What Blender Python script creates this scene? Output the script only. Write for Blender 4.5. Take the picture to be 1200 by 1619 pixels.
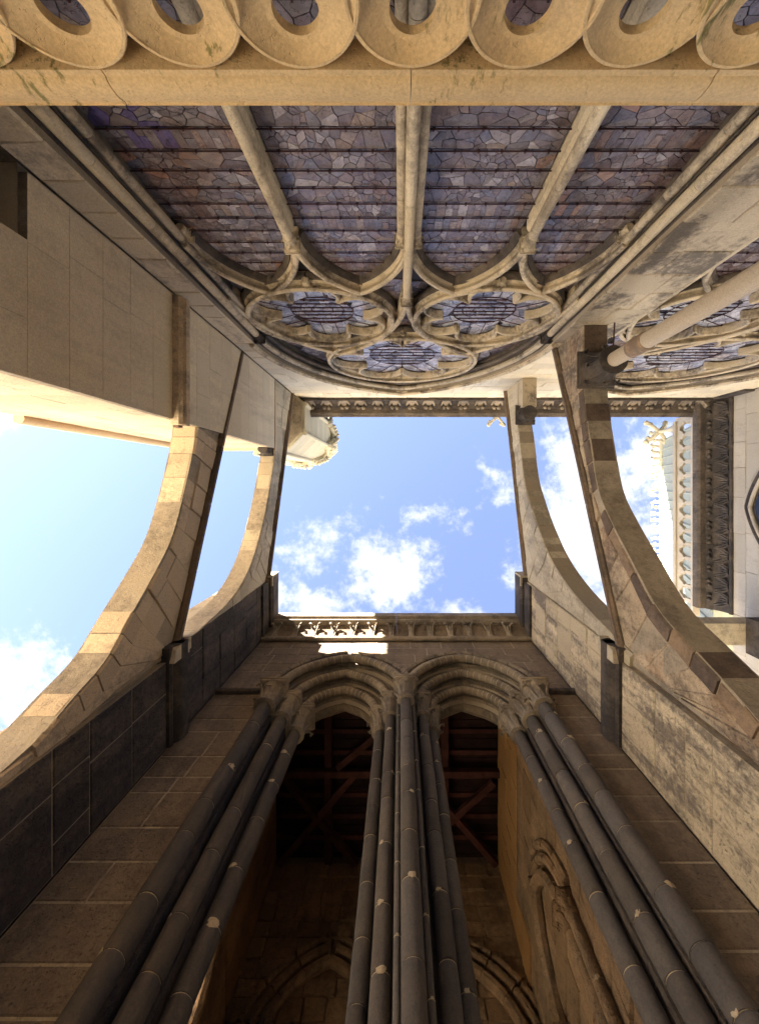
import bpy, math, random
from mathutils import Vector
for _o in list(bpy.data.objects): bpy.data.objects.remove(_o)
SC = bpy.context.scene
COL = SC.collection
R = random.Random(11)
PI = math.pi

# ------------------------------------------------------------------ camera
# X runs to the picture's right, +Y to its bottom (towards the tower), Z is up
cd = bpy.data.cameras.new('camera'); cam = bpy.data.objects.new('camera', cd); COL.objects.link(cam)
cam.location = (0, 0, 0); cam.rotation_euler = (PI, 0, 0)
cd.sensor_fit = 'HORIZONTAL'; cd.sensor_width = 36; cd.lens = 36*660/1200
cd.shift_x = -32/1200; cd.shift_y = -44.5/1200
cd.clip_start = .02; cd.clip_end = 4000
SC.camera = cam

# ------------------------------------------------------------------ sky, sun, exposure
SUN_EL = math.radians(30.9); SUN_AZ = math.radians(47)        # azimuth from -X towards -Y
to_sun = Vector((-math.cos(SUN_EL)*math.cos(SUN_AZ), -math.cos(SUN_EL)*math.sin(SUN_AZ), math.sin(SUN_EL)))
world = bpy.data.worlds.new('World'); SC.world = world; world.use_nodes = True
def build_world():
    nt = world.node_tree; N = nt.nodes; L = nt.links; N.clear()
    out = N.new('ShaderNodeOutputWorld'); bg = N.new('ShaderNodeBackground'); bg.inputs['Strength'].default_value = .05
    sky = N.new('ShaderNodeTexSky'); sky.sky_type = 'NISHITA'; sky.sun_disc = False
    sky.sun_elevation = SUN_EL; sky.sun_rotation = math.atan2(to_sun.x, to_sun.y)
    sky.air_density = 1.0; sky.dust_density = .15; sky.ozone_density = 1.0; sky.altitude = 100
    tc = N.new('ShaderNodeTexCoord'); sep = N.new('ShaderNodeSeparateXYZ'); L.new(tc.outputs['Generated'], sep.inputs[0])
    def math_(op, a, b=None, c=None, clamp=False):
        n = N.new('ShaderNodeMath'); n.operation = op; n.use_clamp = clamp
        for i, v in enumerate((a, b, c)):
            if v is None: continue
            if isinstance(v, (int, float)): n.inputs[i].default_value = v
            else: L.new(v, n.inputs[i])
        return n.outputs[0]
    z = math_('MAXIMUM', sep.outputs[2], .12)
    u = math_('DIVIDE', sep.outputs[0], z); v = math_('DIVIDE', sep.outputs[1], z)
    comb = N.new('ShaderNodeCombineXYZ'); L.new(u, comb.inputs[0]); L.new(v, comb.inputs[1])
    def noise(scale, detail, off=0, rough=.6):
        m = N.new('ShaderNodeVectorMath'); m.operation = 'ADD'; L.new(comb.outputs[0], m.inputs[0]); m.inputs[1].default_value = (off, off*.7, off*.3)
        n = N.new('ShaderNodeTexNoise'); n.inputs['Scale'].default_value = scale; n.inputs['Detail'].default_value = detail
        n.inputs['Roughness'].default_value = rough; L.new(m.outputs[0], n.inputs['Vector']); return n.outputs[0]
    field = None
    for cx, cy, rx, ry, w in ((-.035, .225, .15, .13, .95), (-.235, .30, .15, .075, .8), (.13, .32, .08, .05, .6), (-.20, .175, .10, .08, .55), (.07, .065, .1, .045, .5),
                              (.45, .10, .20, .27, 1.0), (.62, -.05, .2, .13, .75), (.33, .02, .10, .06, .5), (-.90, .47, .2, .14, .85), (-.97, -.15, .1, .05, .8),
                              (.95, .3, .3, .5, .9), (-1.6, .9, .5, .3, .9), (1.7, 1.2, .6, .4, .9), (-1.2, -1.5, .5, .3, .8), (1.2, -1.3, .5, .5, .9), (0, 2.2, .8, .4, .8)):
        dx = math_('DIVIDE', math_('SUBTRACT', u, cx), rx); dy = math_('DIVIDE', math_('SUBTRACT', v, cy), ry)
        d = math_('SQRT', math_('ADD', math_('MULTIPLY', dx, dx), math_('MULTIPLY', dy, dy)))
        f = math_('MULTIPLY', math_('SUBTRACT', 1.0, d), w)
        field = f if field is None else math_('MAXIMUM', field, f)
    nz = math_('ADD', math_('MULTIPLY', math_('SUBTRACT', noise(7, 10), .5), 2.9), math_('MULTIPLY', math_('SUBTRACT', noise(26, 8, 3.1, .68), .5), 1.6))
    val = math_('ADD', math_('MAXIMUM', field, -1.2), nz)
    mask = N.new('ShaderNodeMapRange'); mask.interpolation_type = 'SMOOTHSTEP'; L.new(val, mask.inputs[0])
    mask.inputs[1].default_value = -.02; mask.inputs[2].default_value = .8; mask.inputs[4].default_value = .93
    tint = N.new('ShaderNodeMix'); tint.data_type = 'RGBA'; tint.blend_type = 'MULTIPLY'; tint.inputs[0].default_value = 1
    L.new(sky.outputs[0], tint.inputs[6]); tint.inputs[7].default_value = SKY_TINT
    mix = N.new('ShaderNodeMix'); mix.data_type = 'RGBA'; L.new(mask.outputs[0], mix.inputs[0])
    L.new(tint.outputs[2], mix.inputs[6]); mix.inputs[7].default_value = CLOUD
    L.new(mix.outputs[2], bg.inputs['Color']); L.new(bg.outputs[0], out.inputs[0])
SKY_TINT = (.84, .705, .74, 1); CLOUD = (1.75, 1.78, 1.82, 1)
build_world()
sd = bpy.data.lights.new('sun', 'SUN'); sun = bpy.data.objects.new('sun', sd); COL.objects.link(sun)
sd.energy = 5.0; sd.angle = math.radians(.5); sd.color = (1, .94, .86)
sun.rotation_euler = to_sun.to_track_quat('Z', 'Y').to_euler(); sun.location = to_sun*60
SC.view_settings.view_transform = 'Standard'; SC.view_settings.look = 'None'
SC.view_settings.exposure = 3.95; SC.view_settings.gamma = 1; SC.view_settings.use_curve_mapping = False
SC.render.engine = 'CYCLES'; SC.cycles.max_bounces = 8; SC.cycles.diffuse_bounces = 6
SC.cycles.use_denoising = True

# ------------------------------------------------------------------ materials
class NT:
    def __init__(s, name):
        s.m = bpy.data.materials.new(name); s.m.use_nodes = True; s.nt = s.m.node_tree; s.N = s.nt.nodes; s.L = s.nt.links
        s.b = s.N['Principled BSDF']; s.geo = s.N.new('ShaderNodeNewGeometry'); s.oi = s.N.new('ShaderNodeObjectInfo')
        s.b.inputs['Specular IOR Level'].default_value = .25
    def put(s, n, i, v):
        if hasattr(v, 'is_linked'): s.L.new(v, n.inputs[i])
        else: n.inputs[i].default_value = v
    def math(s, op, a, b=0, clamp=False):
        n = s.N.new('ShaderNodeMath'); n.operation = op; n.use_clamp = clamp; s.put(n, 0, a); s.put(n, 1, b); return n.outputs[0]
    def vmul(s, v, k):
        n = s.N.new('ShaderNodeVectorMath'); n.operation = 'MULTIPLY'; s.put(n, 0, v); s.put(n, 1, k); return n.outputs[0]
    def noise(s, vec, scale, detail=5, rough=.6, dist=0):
        n = s.N.new('ShaderNodeTexNoise'); s.L.new(vec, n.inputs['Vector']); n.inputs['Scale'].default_value = scale
        n.inputs['Detail'].default_value = detail; n.inputs['Roughness'].default_value = rough; n.inputs['Distortion'].default_value = dist; return n.outputs[0]
    def step(s, v, a, b, lo=0., hi=1.):
        n = s.N.new('ShaderNodeMapRange'); n.interpolation_type = 'SMOOTHSTEP'; s.put(n, 0, v); n.inputs[1].default_value = a; n.inputs[2].default_value = b
        n.inputs[3].default_value = lo; n.inputs[4].default_value = hi; return n.outputs[0]
    def mix(s, f, a, b, mode='MIX'):
        n = s.N.new('ShaderNodeMix'); n.data_type = 'RGBA'; n.blend_type = mode; s.put(n, 0, f)
        for i, c in ((6, a), (7, b)): s.put(n, i, c if hasattr(c, 'is_linked') else tuple(c)+(1,)*(4-len(c)))
        return n.outputs[2]
    def bump(s, h, strength, dist):
        n = s.N.new('ShaderNodeBump'); n.inputs['Strength'].default_value = strength; n.inputs['Distance'].default_value = dist
        s.L.new(h, n.inputs['Height']); s.L.new(n.outputs[0], s.b.inputs['Normal'])
    def done(s, color, rough=.9):
        s.put(s.b, 'Base Color', color if hasattr(color, 'is_linked') else tuple(color)+(1,)*(4-len(color))); s.put(s.b, 'Roughness', rough); return s.m

def stone_mat(name, light, dark, lo=.45, hi=.62, scale=1.1, amount=.85, streak=.5, tint=.16, extra=None, pit=.5, warm=None, desat=.06, bd=.02):
    light = tuple(c*(1-desat)+desat*(.3*light[0]+.6*light[1]+.1*light[2]) for c in light)
    mid_, hw_ = (lo+hi)/2, (hi-lo)*.78; lo, hi = mid_-hw_, mid_+hw_
    n = NT(name); p = n.geo.outputs['Position']; rnd = n.oi.outputs['Random']
    big = n.noise(p, scale, 7, .62, .4)
    st = n.noise(n.vmul(p, (3.2, 3.2, .38)), 1.3, 6, .6)
    m = n.math('ADD', n.math('MULTIPLY', big, 1-streak), n.math('MULTIPLY', st, streak))
    m = n.math('ADD', m, n.math('MULTIPLY', n.math('SUBTRACT', rnd, .5), .14))
    fine = n.noise(p, 14, 8, .7); m = n.math('ADD', m, n.math('MULTIPLY', n.math('SUBTRACT', fine, .5), .42))
    mask = n.math('MULTIPLY', n.step(m, lo, hi), amount)
    lt = n.mix(n.math('MULTIPLY', n.noise(p, .7, 4), 1.), light, tuple(c*k for c, k in zip(light, (.86, .78, .66))))
    if warm: lt = n.mix(n.step(n.noise(p, 1.7, 5), .48, .66), lt, warm)
    dk = n.mix(n.noise(p, 5, 6), dark, tuple(c*1.9 for c in dark))
    c = n.mix(mask, lt, dk)
    if extra: c = n.mix(n.math('MULTIPLY', n.step(n.math('ADD', n.math('MULTIPLY', n.noise(p, 1.4, 4), .55), n.math('MULTIPLY', n.noise(n.vmul(p, (1, 1, .25)), 22, 5, .65), .45)), extra[1], extra[1]+.06), .75), c, extra[0])
    g = n.step(n.noise(p, 60, 6, .75), .25, .75, .80, 1.16)
    t = n.math('ADD', n.math('MULTIPLY', rnd, 2*tint), 1-tint)
    gg = n.N.new('ShaderNodeCombineColor'); k = n.math('MULTIPLY', g, t)
    for i in range(3): n.L.new(k, gg.inputs[i])
    c = n.mix(1., c, gg.outputs[0], 'MULTIPLY')
    pits = n.step(n.noise(p, 34, 3, .6), .30, .42)
    h = n.math('ADD', n.math('ADD', n.math('MULTIPLY', n.noise(p, 9, 6, .65), .9), n.math('MULTIPLY', fine, .5)), n.math('MULTIPLY', pits, pit))
    n.bump(h, .75 if bd < .03 else 1., bd if pit > .3 else .012)
    return n.done(c, .92)

MORTAR = stone_mat('mortar', (.40, .34, .25), (.06, .05, .04), .48, .70, 1.2, .8, .4)
MORTAR_D = stone_mat('dark_mortar', (.16, .13, .10), (.03, .027, .024), .42, .62, 1.2, .85, .4)
NEWST = stone_mat('fresh_limestone', (.77, .67, .48), (.24, .19, .13), .50, .70, 1.1, .5, .55, .09, pit=.25)
NAVE = stone_mat('pale_nave_stone', (.79, .70, .51), (.15, .12, .09), .56, .70, 1.0, .7, .45, .13)
PIERST = stone_mat('sooty_pier_stone', (.55, .47, .34), (.055, .047, .04), .47, .60, 1.5, .85, .35, .12)
BALU = stone_mat('mossy_balustrade_stone', (.68, .51, .28), (.30, .21, .11), .50, .72, 1.6, .6, .3, .06, extra=((.10, .11, .02), .565), pit=.28, desat=0)
MULL = stone_mat('mullion_stone', (.70, .60, .42), (.09, .07, .055), .48, .66, 1.8, .8, .5, .12)
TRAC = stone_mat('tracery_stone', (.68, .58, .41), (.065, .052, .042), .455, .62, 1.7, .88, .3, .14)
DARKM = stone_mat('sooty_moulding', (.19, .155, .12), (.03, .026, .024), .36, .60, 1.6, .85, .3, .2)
FLYL = stone_mat('warm_flyer_stone', (.64, .51, .35), (.13, .11, .085), .53, .68, .9, .75, .4, .12)
FLYR = stone_mat('weathered_flyer_stone', (.60, .48, .33), (.06, .045, .036), .42, .58, .9, .85, .35, .16, warm=(.40, .27, .165), bd=.038)
FLYU = stone_mat('upper_flyer_stone', (.55, .48, .35), (.12, .105, .08), .48, .64, .9, .75, .4, .14)
FLYV = stone_mat('red_brown_voussoir', (.33, .235, .15), (.07, .05, .036), .42, .62, .8, .8, .35, .14)
FLYD = stone_mat('blackened_voussoir', (.19, .14, .10), (.04, .03, .026), .40, .62, 1.4, .85, .35, .22)
COPE = stone_mat('brown_coping', (.24, .17, .115), (.055, .045, .036), .40, .62, 1., .8, .4, .12)
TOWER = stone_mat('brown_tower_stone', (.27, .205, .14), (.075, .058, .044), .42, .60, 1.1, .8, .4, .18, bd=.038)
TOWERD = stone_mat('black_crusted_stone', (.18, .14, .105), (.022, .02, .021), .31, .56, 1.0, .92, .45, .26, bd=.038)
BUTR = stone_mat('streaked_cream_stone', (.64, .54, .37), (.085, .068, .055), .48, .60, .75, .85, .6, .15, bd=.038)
SHAFT = stone_mat('slate_grey_shaft', (.145, .122, .10), (.05, .045, .041), .36, .62, 1.9, .8, .5, .30, pit=.3)
SHAFTD = stone_mat('dark_shaft', (.12, .098, .078), (.036, .032, .029), .36, .60, 1.4, .85, .5, .18, pit=.2)
CHIP = stone_mat('broken_pale_stone', (.52, .42, .28), (.20, .16, .11), .5, .7, 6, .7, .1, .1)
ARCHST = stone_mat('arch_stone', (.29, .235, .165), (.06, .05, .04), .42, .60, 1.9, .8, .2, .22, bd=.038)
ARCHR = stone_mat('arch_roll_stone', (.34, .28, .20), (.07, .058, .046), .42, .60, 1.9, .8, .2, .22)
INNER = stone_mat('interior_stone', (.34, .22, .12), (.075, .055, .036), .42, .62, 1.3, .85, .3, .30, bd=.038)
OCHRE = stone_mat('orange_lit_stone', (.36, .20, .07), (.20, .11, .04), .5, .7, 1.6, .6, .3, .1)  # orange light on the right inner wall, put into the stone colour
TRANS = stone_mat('white_transept_stone', (.50, .46, .38), (.22, .18, .14), .55, .68, 1.0, .6, .55, .12)
CARV = stone_mat('soot_black_carving', (.13, .108, .088), (.022, .02, .02), .36, .56, 2.2, .85, .2, .2)
CARVT = stone_mat('grey_tower_carving', (.36, .30, .22), (.07, .058, .048), .40, .60, 2.2, .8, .2, .2)
TURR = stone_mat('pale_turret_stone', (.50, .475, .36), (.26, .22, .15), .55, .72, 1.2, .6, .4, .08)
COLM = stone_mat('smooth_column_stone', (.52, .44, .33), (.32, .26, .2), .5, .7, 1.2, .6, .7, .05, pit=.1)
RUSTY = stone_mat('worn_annulet', (.42, .29, .18), (.12, .09, .065), .42, .6, 6, .8, .1, .1)
def plain(name, c, rough=.7, metal=0., var=.25, sc=6):
    n = NT(name); p = n.geo.outputs['Position']; f = n.step(n.noise(p, sc, 6, .65), .25, .75, 1-var, 1+var)
    g = n.N.new('ShaderNodeCombineColor')
    k = n.math('MULTIPLY', f, n.math('ADD', n.math('MULTIPLY', n.oi.outputs['Random'], var), 1-var/2))
    for i in range(3): n.L.new(k, g.inputs[i])
    n.b.inputs['Metallic'].default_value = metal
    n.bump(n.noise(p, sc*6, 4), .25, .01)
    return n.done(n.mix(1., c, g.outputs[0], 'MULTIPLY'), rough)
IRON = plain('rusty_iron', (.055, .022, .018), .8)
LEAD = plain('lead_came', (.055, .048, .052), .6)
WOOD = plain('red_brown_timber', (.06, .022, .016), .85, var=.4, sc=4)
PLANK = plain('dark_planks', (.022, .010, .008), .9, var=.4, sc=4)
LEADROOF = plain('pale_lead_roof', (.30, .32, .26), .7, var=.12)
GREENROOF = plain('verdigris_roof', (.16, .34, .33), .7, var=.15)
PAVE = plain('pale_paving', (.72, .62, .46), .95, var=.2, sc=1.5)
SLATE = plain('roof_slate', (.12, .12, .12), .8)
BLACKGLASS = plain('dark_window_glass', (.02, .025, .035), .15)
ZINC = plain('zinc', (.3, .3, .3), .5, .6)

def glass_mat(name, cols, island, gain=1.):
    n = NT(name); p = n.geo.outputs['Position']
    r = n.geo.outputs['Random Per Island'] if island else n.oi.outputs['Random']
    ramp = n.N.new('ShaderNodeValToRGB'); ramp.color_ramp.interpolation = 'CONSTANT'; e = ramp.color_ramp.elements
    while len(e) > 1: e.remove(e[-1])
    for i, c in enumerate(cols):
        q = e[0] if i == 0 else e.new(i/len(cols)); q.position = i/len(cols); q.color = tuple(x*gain for x in c)+(1,)
    n.L.new(r, ramp.inputs[0])
    c = n.mix(.36, ramp.outputs[0], (.18, .135, .125))
    c = n.mix(n.step(n.noise(p, 1.1, 3), .52, .68), c, n.mix(.5, c, (.14, .07, .055)))
    f = n.step(n.noise(n.vmul(p, (1, 1, 1)), 10, 3, .5, 1.), .3, .7, .8, 1.15)
    g = n.N.new('ShaderNodeCombineColor')
    for i in range(3): n.L.new(f, g.inputs[i])
    c = n.mix(1., c, g.outputs[0], 'MULTIPLY')
    line = n.step(n.noise(p, 7, 4, .55, 1.5), .485, .5); line2 = n.step(n.noise(p, 7, 4, .55, 1.5), .5, .515)
    ln = n.math('SUBTRACT', line, line2)
    c = n.mix(n.math('MULTIPLY', ln, .8), c, (.03, .025, .03))
    n.bump(n.noise(p, 9, 3), .35, .02)
    n.b.inputs['Specular IOR Level'].default_value = .38
    return n.done(c, n.step(n.noise(p, 5, 3), .3, .7, .12, .35))
GC = [(.20, .17, .19), (.15, .135, .15), (.25, .22, .24), (.12, .105, .115), (.31, .28, .30), (.18, .175, .205), (.22, .165, .15), (.15, .12, .125), (.14, .15, .20), (.20, .185, .185), (.27, .215, .18), (.16, .135, .155), (.40, .37, .38), (.12, .10, .115), (.17, .165, .19), (.19, .16, .17)]
GW = [(.20, .145, .13), (.15, .11, .105), (.26, .18, .145), (.11, .085, .09), (.30, .19, .14), (.17, .145, .14), (.23, .20, .185), (.13, .11, .115), (.38, .20, .12), (.14, .13, .14)]
GL = [(.42, .44, .52), (.30, .33, .42), (.55, .56, .62), (.22, .25, .33), (.36, .40, .50), (.46, .44, .48), (.17, .20, .27), (.50, .53, .58)]
GLASS = glass_mat('plum_grey_glass', GC, False, 1.08); GLASSW = glass_mat('brown_amber_glass', GW, False, 1.05)
GLASS_I = glass_mat('small_plum_glass', GC, True, 1.1); ROSEG = glass_mat('pale_blue_rose_glass', GL, True, 1.3)
BLUEG = glass_mat('blue_glass', [(.06, .05, .20), (.08, .07, .26)], False)

# ------------------------------------------------------------------ helpers
def wl(o):
    v = Vector((0, 0, 0))
    while o is not None: v += o.location; o = o.parent
    return v
def thing(name, label, cat, loc=(0, 0, 0), group=None):
    o = bpy.data.objects.new(name, None); COL.objects.link(o); o.location = loc; o.empty_display_size = .2
    o['label'] = label; o['category'] = cat; o['kind'] = 'thing'
    if group: o['group'] = group
    return o
def link(name, me, parent=None, loc=(0, 0, 0), scale=None, rot=None):
    o = bpy.data.objects.new(name, me); COL.objects.link(o)
    if parent is not None: o.parent = parent
    o.location = Vector(loc) - (wl(parent) if parent is not None else Vector((0, 0, 0)))
    if scale: o.scale = scale
    if rot: o.rotation_euler = rot
    return o
class MB:
    def __init__(s): s.v = []; s.f = []
    def add(s, vs, fs):
        k = len(s.v); s.v += [tuple(v) for v in vs]; s.f += [tuple(i+k for i in f) for f in fs]
    def box(s, x0, x1, y0, y1, z0, z1):
        s.add([(x0, y0, z0), (x1, y0, z0), (x1, y1, z0), (x0, y1, z0), (x0, y0, z1), (x1, y0, z1), (x1, y1, z1), (x0, y1, z1)],
              [(3, 2, 1, 0), (4, 5, 6, 7), (0, 1, 5, 4), (1, 2, 6, 5), (2, 3, 7, 6), (3, 0, 4, 7)]); return s
    def bbox(s, x0, x1, y0, y1, z0, z1, c=.012):
        """box with chamfered vertical/horizontal edges (all edges)"""
        vs = []; idx = {}
        for i, (X, sx) in enumerate(((x0, 1), (x1, -1))):
            for j, (Y, sy) in enumerate(((y0, 1), (y1, -1))):
                for k, (Z, sz) in enumerate(((z0, 1), (z1, -1))):
                    for a in range(3):
                        idx[i, j, k, a] = len(vs)
                        vs.append((X + (0 if a == 0 else sx*c), Y + (0 if a == 1 else sy*c), Z + (0 if a == 2 else sz*c)))
        F = []
        def q(*k): F.append(tuple(idx[t] for t in k))
        for i in (0, 1):
            q(*[(i, j, k, 0) for j, k in ((0, 0), (1, 0), (1, 1), (0, 1))][::1 if i else -1])
            q(*[(j, i, k, 1) for j, k in ((0, 0), (1, 0), (1, 1), (0, 1))][::-1 if i else 1])
            q(*[(j, k, i, 2) for j, k in ((0, 0), (1, 0), (1, 1), (0, 1))][::1 if i else -1])
        for i in (0, 1):
            for j in (0, 1):
                q((0, i, j, 1), (1, i, j, 1), (1, i, j, 2), (0, i, j, 2)); q((i, 0, j, 0), (i, 1, j, 0), (i, 1, j, 2), (i, 0, j, 2)); q((i, j, 0, 0), (i, j, 1, 0), (i, j, 1, 1), (i, j, 0, 1))
                for k in (0, 1): q((i, j, k, 0), (i, j, k, 1), (i, j, k, 2))
        s.add(vs, F); return s
    def prism(s, poly, fn, d0, d1, caps=True):
        n = len(poly); vs = [fn(a, b, d0) for a, b in poly] + [fn(a, b, d1) for a, b in poly]
        fs = [(i, (i+1) % n, (i+1) % n+n, i+n) for i in range(n)]
        if caps: fs += [tuple(range(n))[::-1], tuple(range(n, 2*n))]
        s.add(vs, fs); return s
    def lathe(s, prof, n=16, c=(0, 0, 0), caps=True, rot=0):
        vs = []; fs = []; m = len(prof)
        for i in range(n):
            a = rot + 2*PI*i/n
            for r, z in prof: vs.append((c[0]+r*math.cos(a), c[1]+r*math.sin(a), c[2]+z))
        for i in range(n):
            for j in range(m-1): fs.append((i*m+j, (i+1) % n*m+j, (i+1) % n*m+j+1, i*m+j+1))
        if caps: fs += [tuple(i*m for i in range(n))[::-1], tuple(i*m+m-1 for i in range(n))]
        s.add(vs, fs); return s
    def tube(s, pts, rad, n=8, caps=True):
        pts = [Vector(p) for p in pts]; rs = rad if isinstance(rad, (list, tuple)) else [rad]*len(pts)
        vs = []; fs = []; up = None
        for i, p in enumerate(pts):
            t = (pts[min(i+1, len(pts)-1)] - pts[max(i-1, 0)]).normalized()
            if up is None: up = t.orthogonal().normalized()
            up = (up - t*up.dot(t)).normalized(); w = t.cross(up)
            for k in range(n):
                a = 2*PI*k/n; vs.append(p + (up*math.cos(a) + w*math.sin(a))*rs[i])
        for i in range(len(pts)-1):
            for k in range(n): fs.append((i*n+k, i*n+(k+1) % n, (i+1)*n+(k+1) % n, (i+1)*n+k))
        if caps: fs += [tuple(range(n))[::-1], tuple((len(pts)-1)*n+k for k in range(n))]
        s.add(vs, fs); return s
    def sweep(s, pts, prof, axis=(0, 1, 0), closed=False, cprof=True, caps=True, flip=1):
        """prof: (a, b) a = in-plane normal (t x axis), b = along axis"""
        A = Vector(axis); P = [Vector(p) for p in pts]; n = len(P); m = len(prof); vs = []; fs = []
        for i in range(n):
            d = []
            if closed or i > 0: d.append((P[i]-P[i-1]).normalized())
            if closed or i < n-1: d.append((P[(i+1) % n]-P[i]).normalized())
            ns = [t.cross(A)*flip for t in d]; nn = ns[0] if len(ns) == 1 else (ns[0]+ns[1]).normalized()
            k = 1/max(.45, nn.dot(ns[0]))
            for a, b in prof: vs.append(P[i]+nn*(a*k)+A*b)
        for i in range(n if closed else n-1):
            for j in range(m if cprof else m-1):
                j2 = (j+1) % m; fs.append((i*m+j, (i+1) % n*m+j, (i+1) % n*m+j2, i*m+j2))
        if caps and not closed and cprof: fs += [tuple(range(m))[::-1], tuple((n-1)*m+j for j in range(m))]
        s.add(vs, fs); return s
    def blob(s, c, r, n=6, sq=(1, 1, 1)):
        prof = [(math.sin(PI*j/4), -math.cos(PI*j/4)) for j in (1, 2, 3)]
        vs = [(c[0], c[1], c[2]-r*sq[2])]; fs = []
        for rr, z in prof:
            for k in range(n): vs.append((c[0]+r*rr*math.cos(2*PI*k/n)*sq[0], c[1]+r*rr*math.sin(2*PI*k/n)*sq[1], c[2]+r*z*sq[2]))
        vs.append((c[0], c[1], c[2]+r*sq[2])); e = len(vs)-1
        for k in range(n):
            k2 = (k+1) % n; fs.append((0, 1+k2, 1+k)); fs.append((e, 1+2*n+k, 1+2*n+k2))
            for j in (0, 1): fs.append((1+j*n+k, 1+j*n+k2, 1+(j+1)*n+k2, 1+(j+1)*n+k))
        s.add(vs, fs); return s
    def mesh(s, name, mat, smooth=0, center=True):
        c = Vector((0, 0, 0))
        if center:
            for i in range(3): 
                q = [v[i] for v in s.v]; c[i] = (min(q)+max(q))/2
        me = bpy.data.meshes.new(name); me.from_pydata([tuple(Vector(v)-c) for v in s.v], [], s.f); me.validate()
        import bmesh
        bm = bmesh.new(); bm.from_mesh(me); bmesh.ops.recalc_face_normals(bm, faces=bm.faces); bm.to_mesh(me); bm.free()
        if smooth:
            me.polygons.foreach_set('use_smooth', [True]*len(me.polygons)); me.set_sharp_from_angle(angle=math.radians(smooth))
        if mat: me.materials.append(mat)
        return me, c
    def build(s, name, mat, parent=None, smooth=0, kind=None):
        me, c = s.mesh(name, mat, smooth); o = link(name, me, parent, c)
        if kind: o['kind'] = kind
        return o

def stone(parent, poly, N, depth=.06, ch=.012, mat=NAVE, name='stone', jit=.006):
    """block with a dressed (chamfered, slightly uneven) front; poly = list of Vectors on the face plane"""
    N = Vector(N); n = len(poly); ar = Vector((0, 0, 0))
    for i in range(n): ar += poly[i].cross(poly[(i+1) % n])
    if ar.dot(N) < 0: poly = poly[::-1]
    ins = []
    for i in range(n):
        e1 = (poly[i]-poly[i-1]); e2 = (poly[(i+1) % n]-poly[i])
        if e1.length < 1e-6: e1 = e2
        if e2.length < 1e-6: e2 = e1
        n1 = N.cross(e1.normalized()); n2 = N.cross(e2.normalized()); m = n1+n2
        m = n1 if m.length < 1e-4 else m.normalized()
        ins.append(poly[i]+m*min(ch*2, ch/max(.5, m.dot(n1))))
    g = R.uniform(-jit, jit); cen = sum(ins, Vector((0, 0, 0)))/n; til = Vector((R.uniform(-1, 1), R.uniform(-1, 1), R.uniform(-1, 1)))
    sz = max((p-cen).length for p in ins) or 1; til *= jit/sz*.8
    vs = [p+N*(g+til.dot(p-cen)) for p in ins] + [p-N*(ch*.8) for p in poly] + [p-N*depth for p in poly]
    fs = [tuple(range(n))]
    for k in (0, 1):
        for i in range(n): fs.append((k*n+i, k*n+n+i, k*n+n+(i+1) % n, k*n+(i+1) % n))
    mb = MB(); mb.v = vs; mb.f = fs
    return mb.build(name, mat, parent)

def ashlar(parent, org, U, V, N, spans, ch, ln, mat, gap=.008, depth=.06, mortar=MORTAR, name='stone', seed=0, chamf=.012, backing=.016, samples=1, jit=.006, chvar=.0):
    """spans: (v0, v1, left(v), right(v)). Coursed blocks cut to the span outline over a recessed mortar bed"""
    org, U, V, N = Vector(org), Vector(U), Vector(V), Vector(N); rr = random.Random(seed); bed = MB()
    P = lambda u, v: org+U*u+V*v
    count = 0; backing = max(backing, jit*1.9+.003); depth = max(depth, backing+.02)
    for v0, v1, lf, rf in spans:
        lf_ = lf if callable(lf) else (lambda v, c=lf: c); rf_ = rf if callable(rf) else (lambda v, c=rf: c)
        k = max(1, round((v1-v0)/ch)); bounds = [v0+(v1-v0)*i/k for i in range(k+1)]
        if chvar:
            for i in range(1, k): bounds[i] += rr.uniform(-chvar, chvar)*ch
        ns = samples if (callable(lf) or callable(rf)) else 1
        for i in range(k):
            a, b = bounds[i], bounds[i+1]
            vs = [a+(b-a)*q/ns for q in range(ns+1)]
            L = [lf_(v) for v in vs]; Rr = [rf_(v) for v in vs]
            if max(r-l for l, r in zip(L, Rr)) < .03: continue
            pb = [P(l, v) for l, v in zip(L, vs)]+[P(max(l, r), v) for l, r, v in list(zip(L, Rr, vs))[::-1]]
            m = len(pb); bed.add([p-N*backing for p in pb]+[p-N*(depth+.02) for p in pb], [tuple(range(m)), tuple(range(m, 2*m))[::-1]]+[(j, (j+1) % m, (j+1) % m+m, j+m) for j in range(m)])
            lo, hi = min(L), max(Rr); cuts = [lo]; x = lo + ln*rr.uniform(.45, 1.1)
            while x < hi-ln*.4: cuts.append(x); x += ln*rr.uniform(.7, 1.3)
            cuts.append(hi)
            for c0, c1 in zip(cuts, cuts[1:]):
                pl, pr = [], []
                for q, v in enumerate(vs):
                    l = max(c0, L[q])+gap/2; r = min(c1, Rr[q])-gap/2
                    vv = v+(gap/2 if q == 0 else -gap/2 if q == ns else 0)
                    if r-l > .004: pl.append(P(l, vv)); pr.append(P(r, vv))
                if len(pl) < 2: continue
                stone(parent, pl+pr[::-1], N, depth, chamf, mat, name, jit); count += 1
    if bed.f: bed.build('mortar_bed', mortar, parent)
    return count

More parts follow.
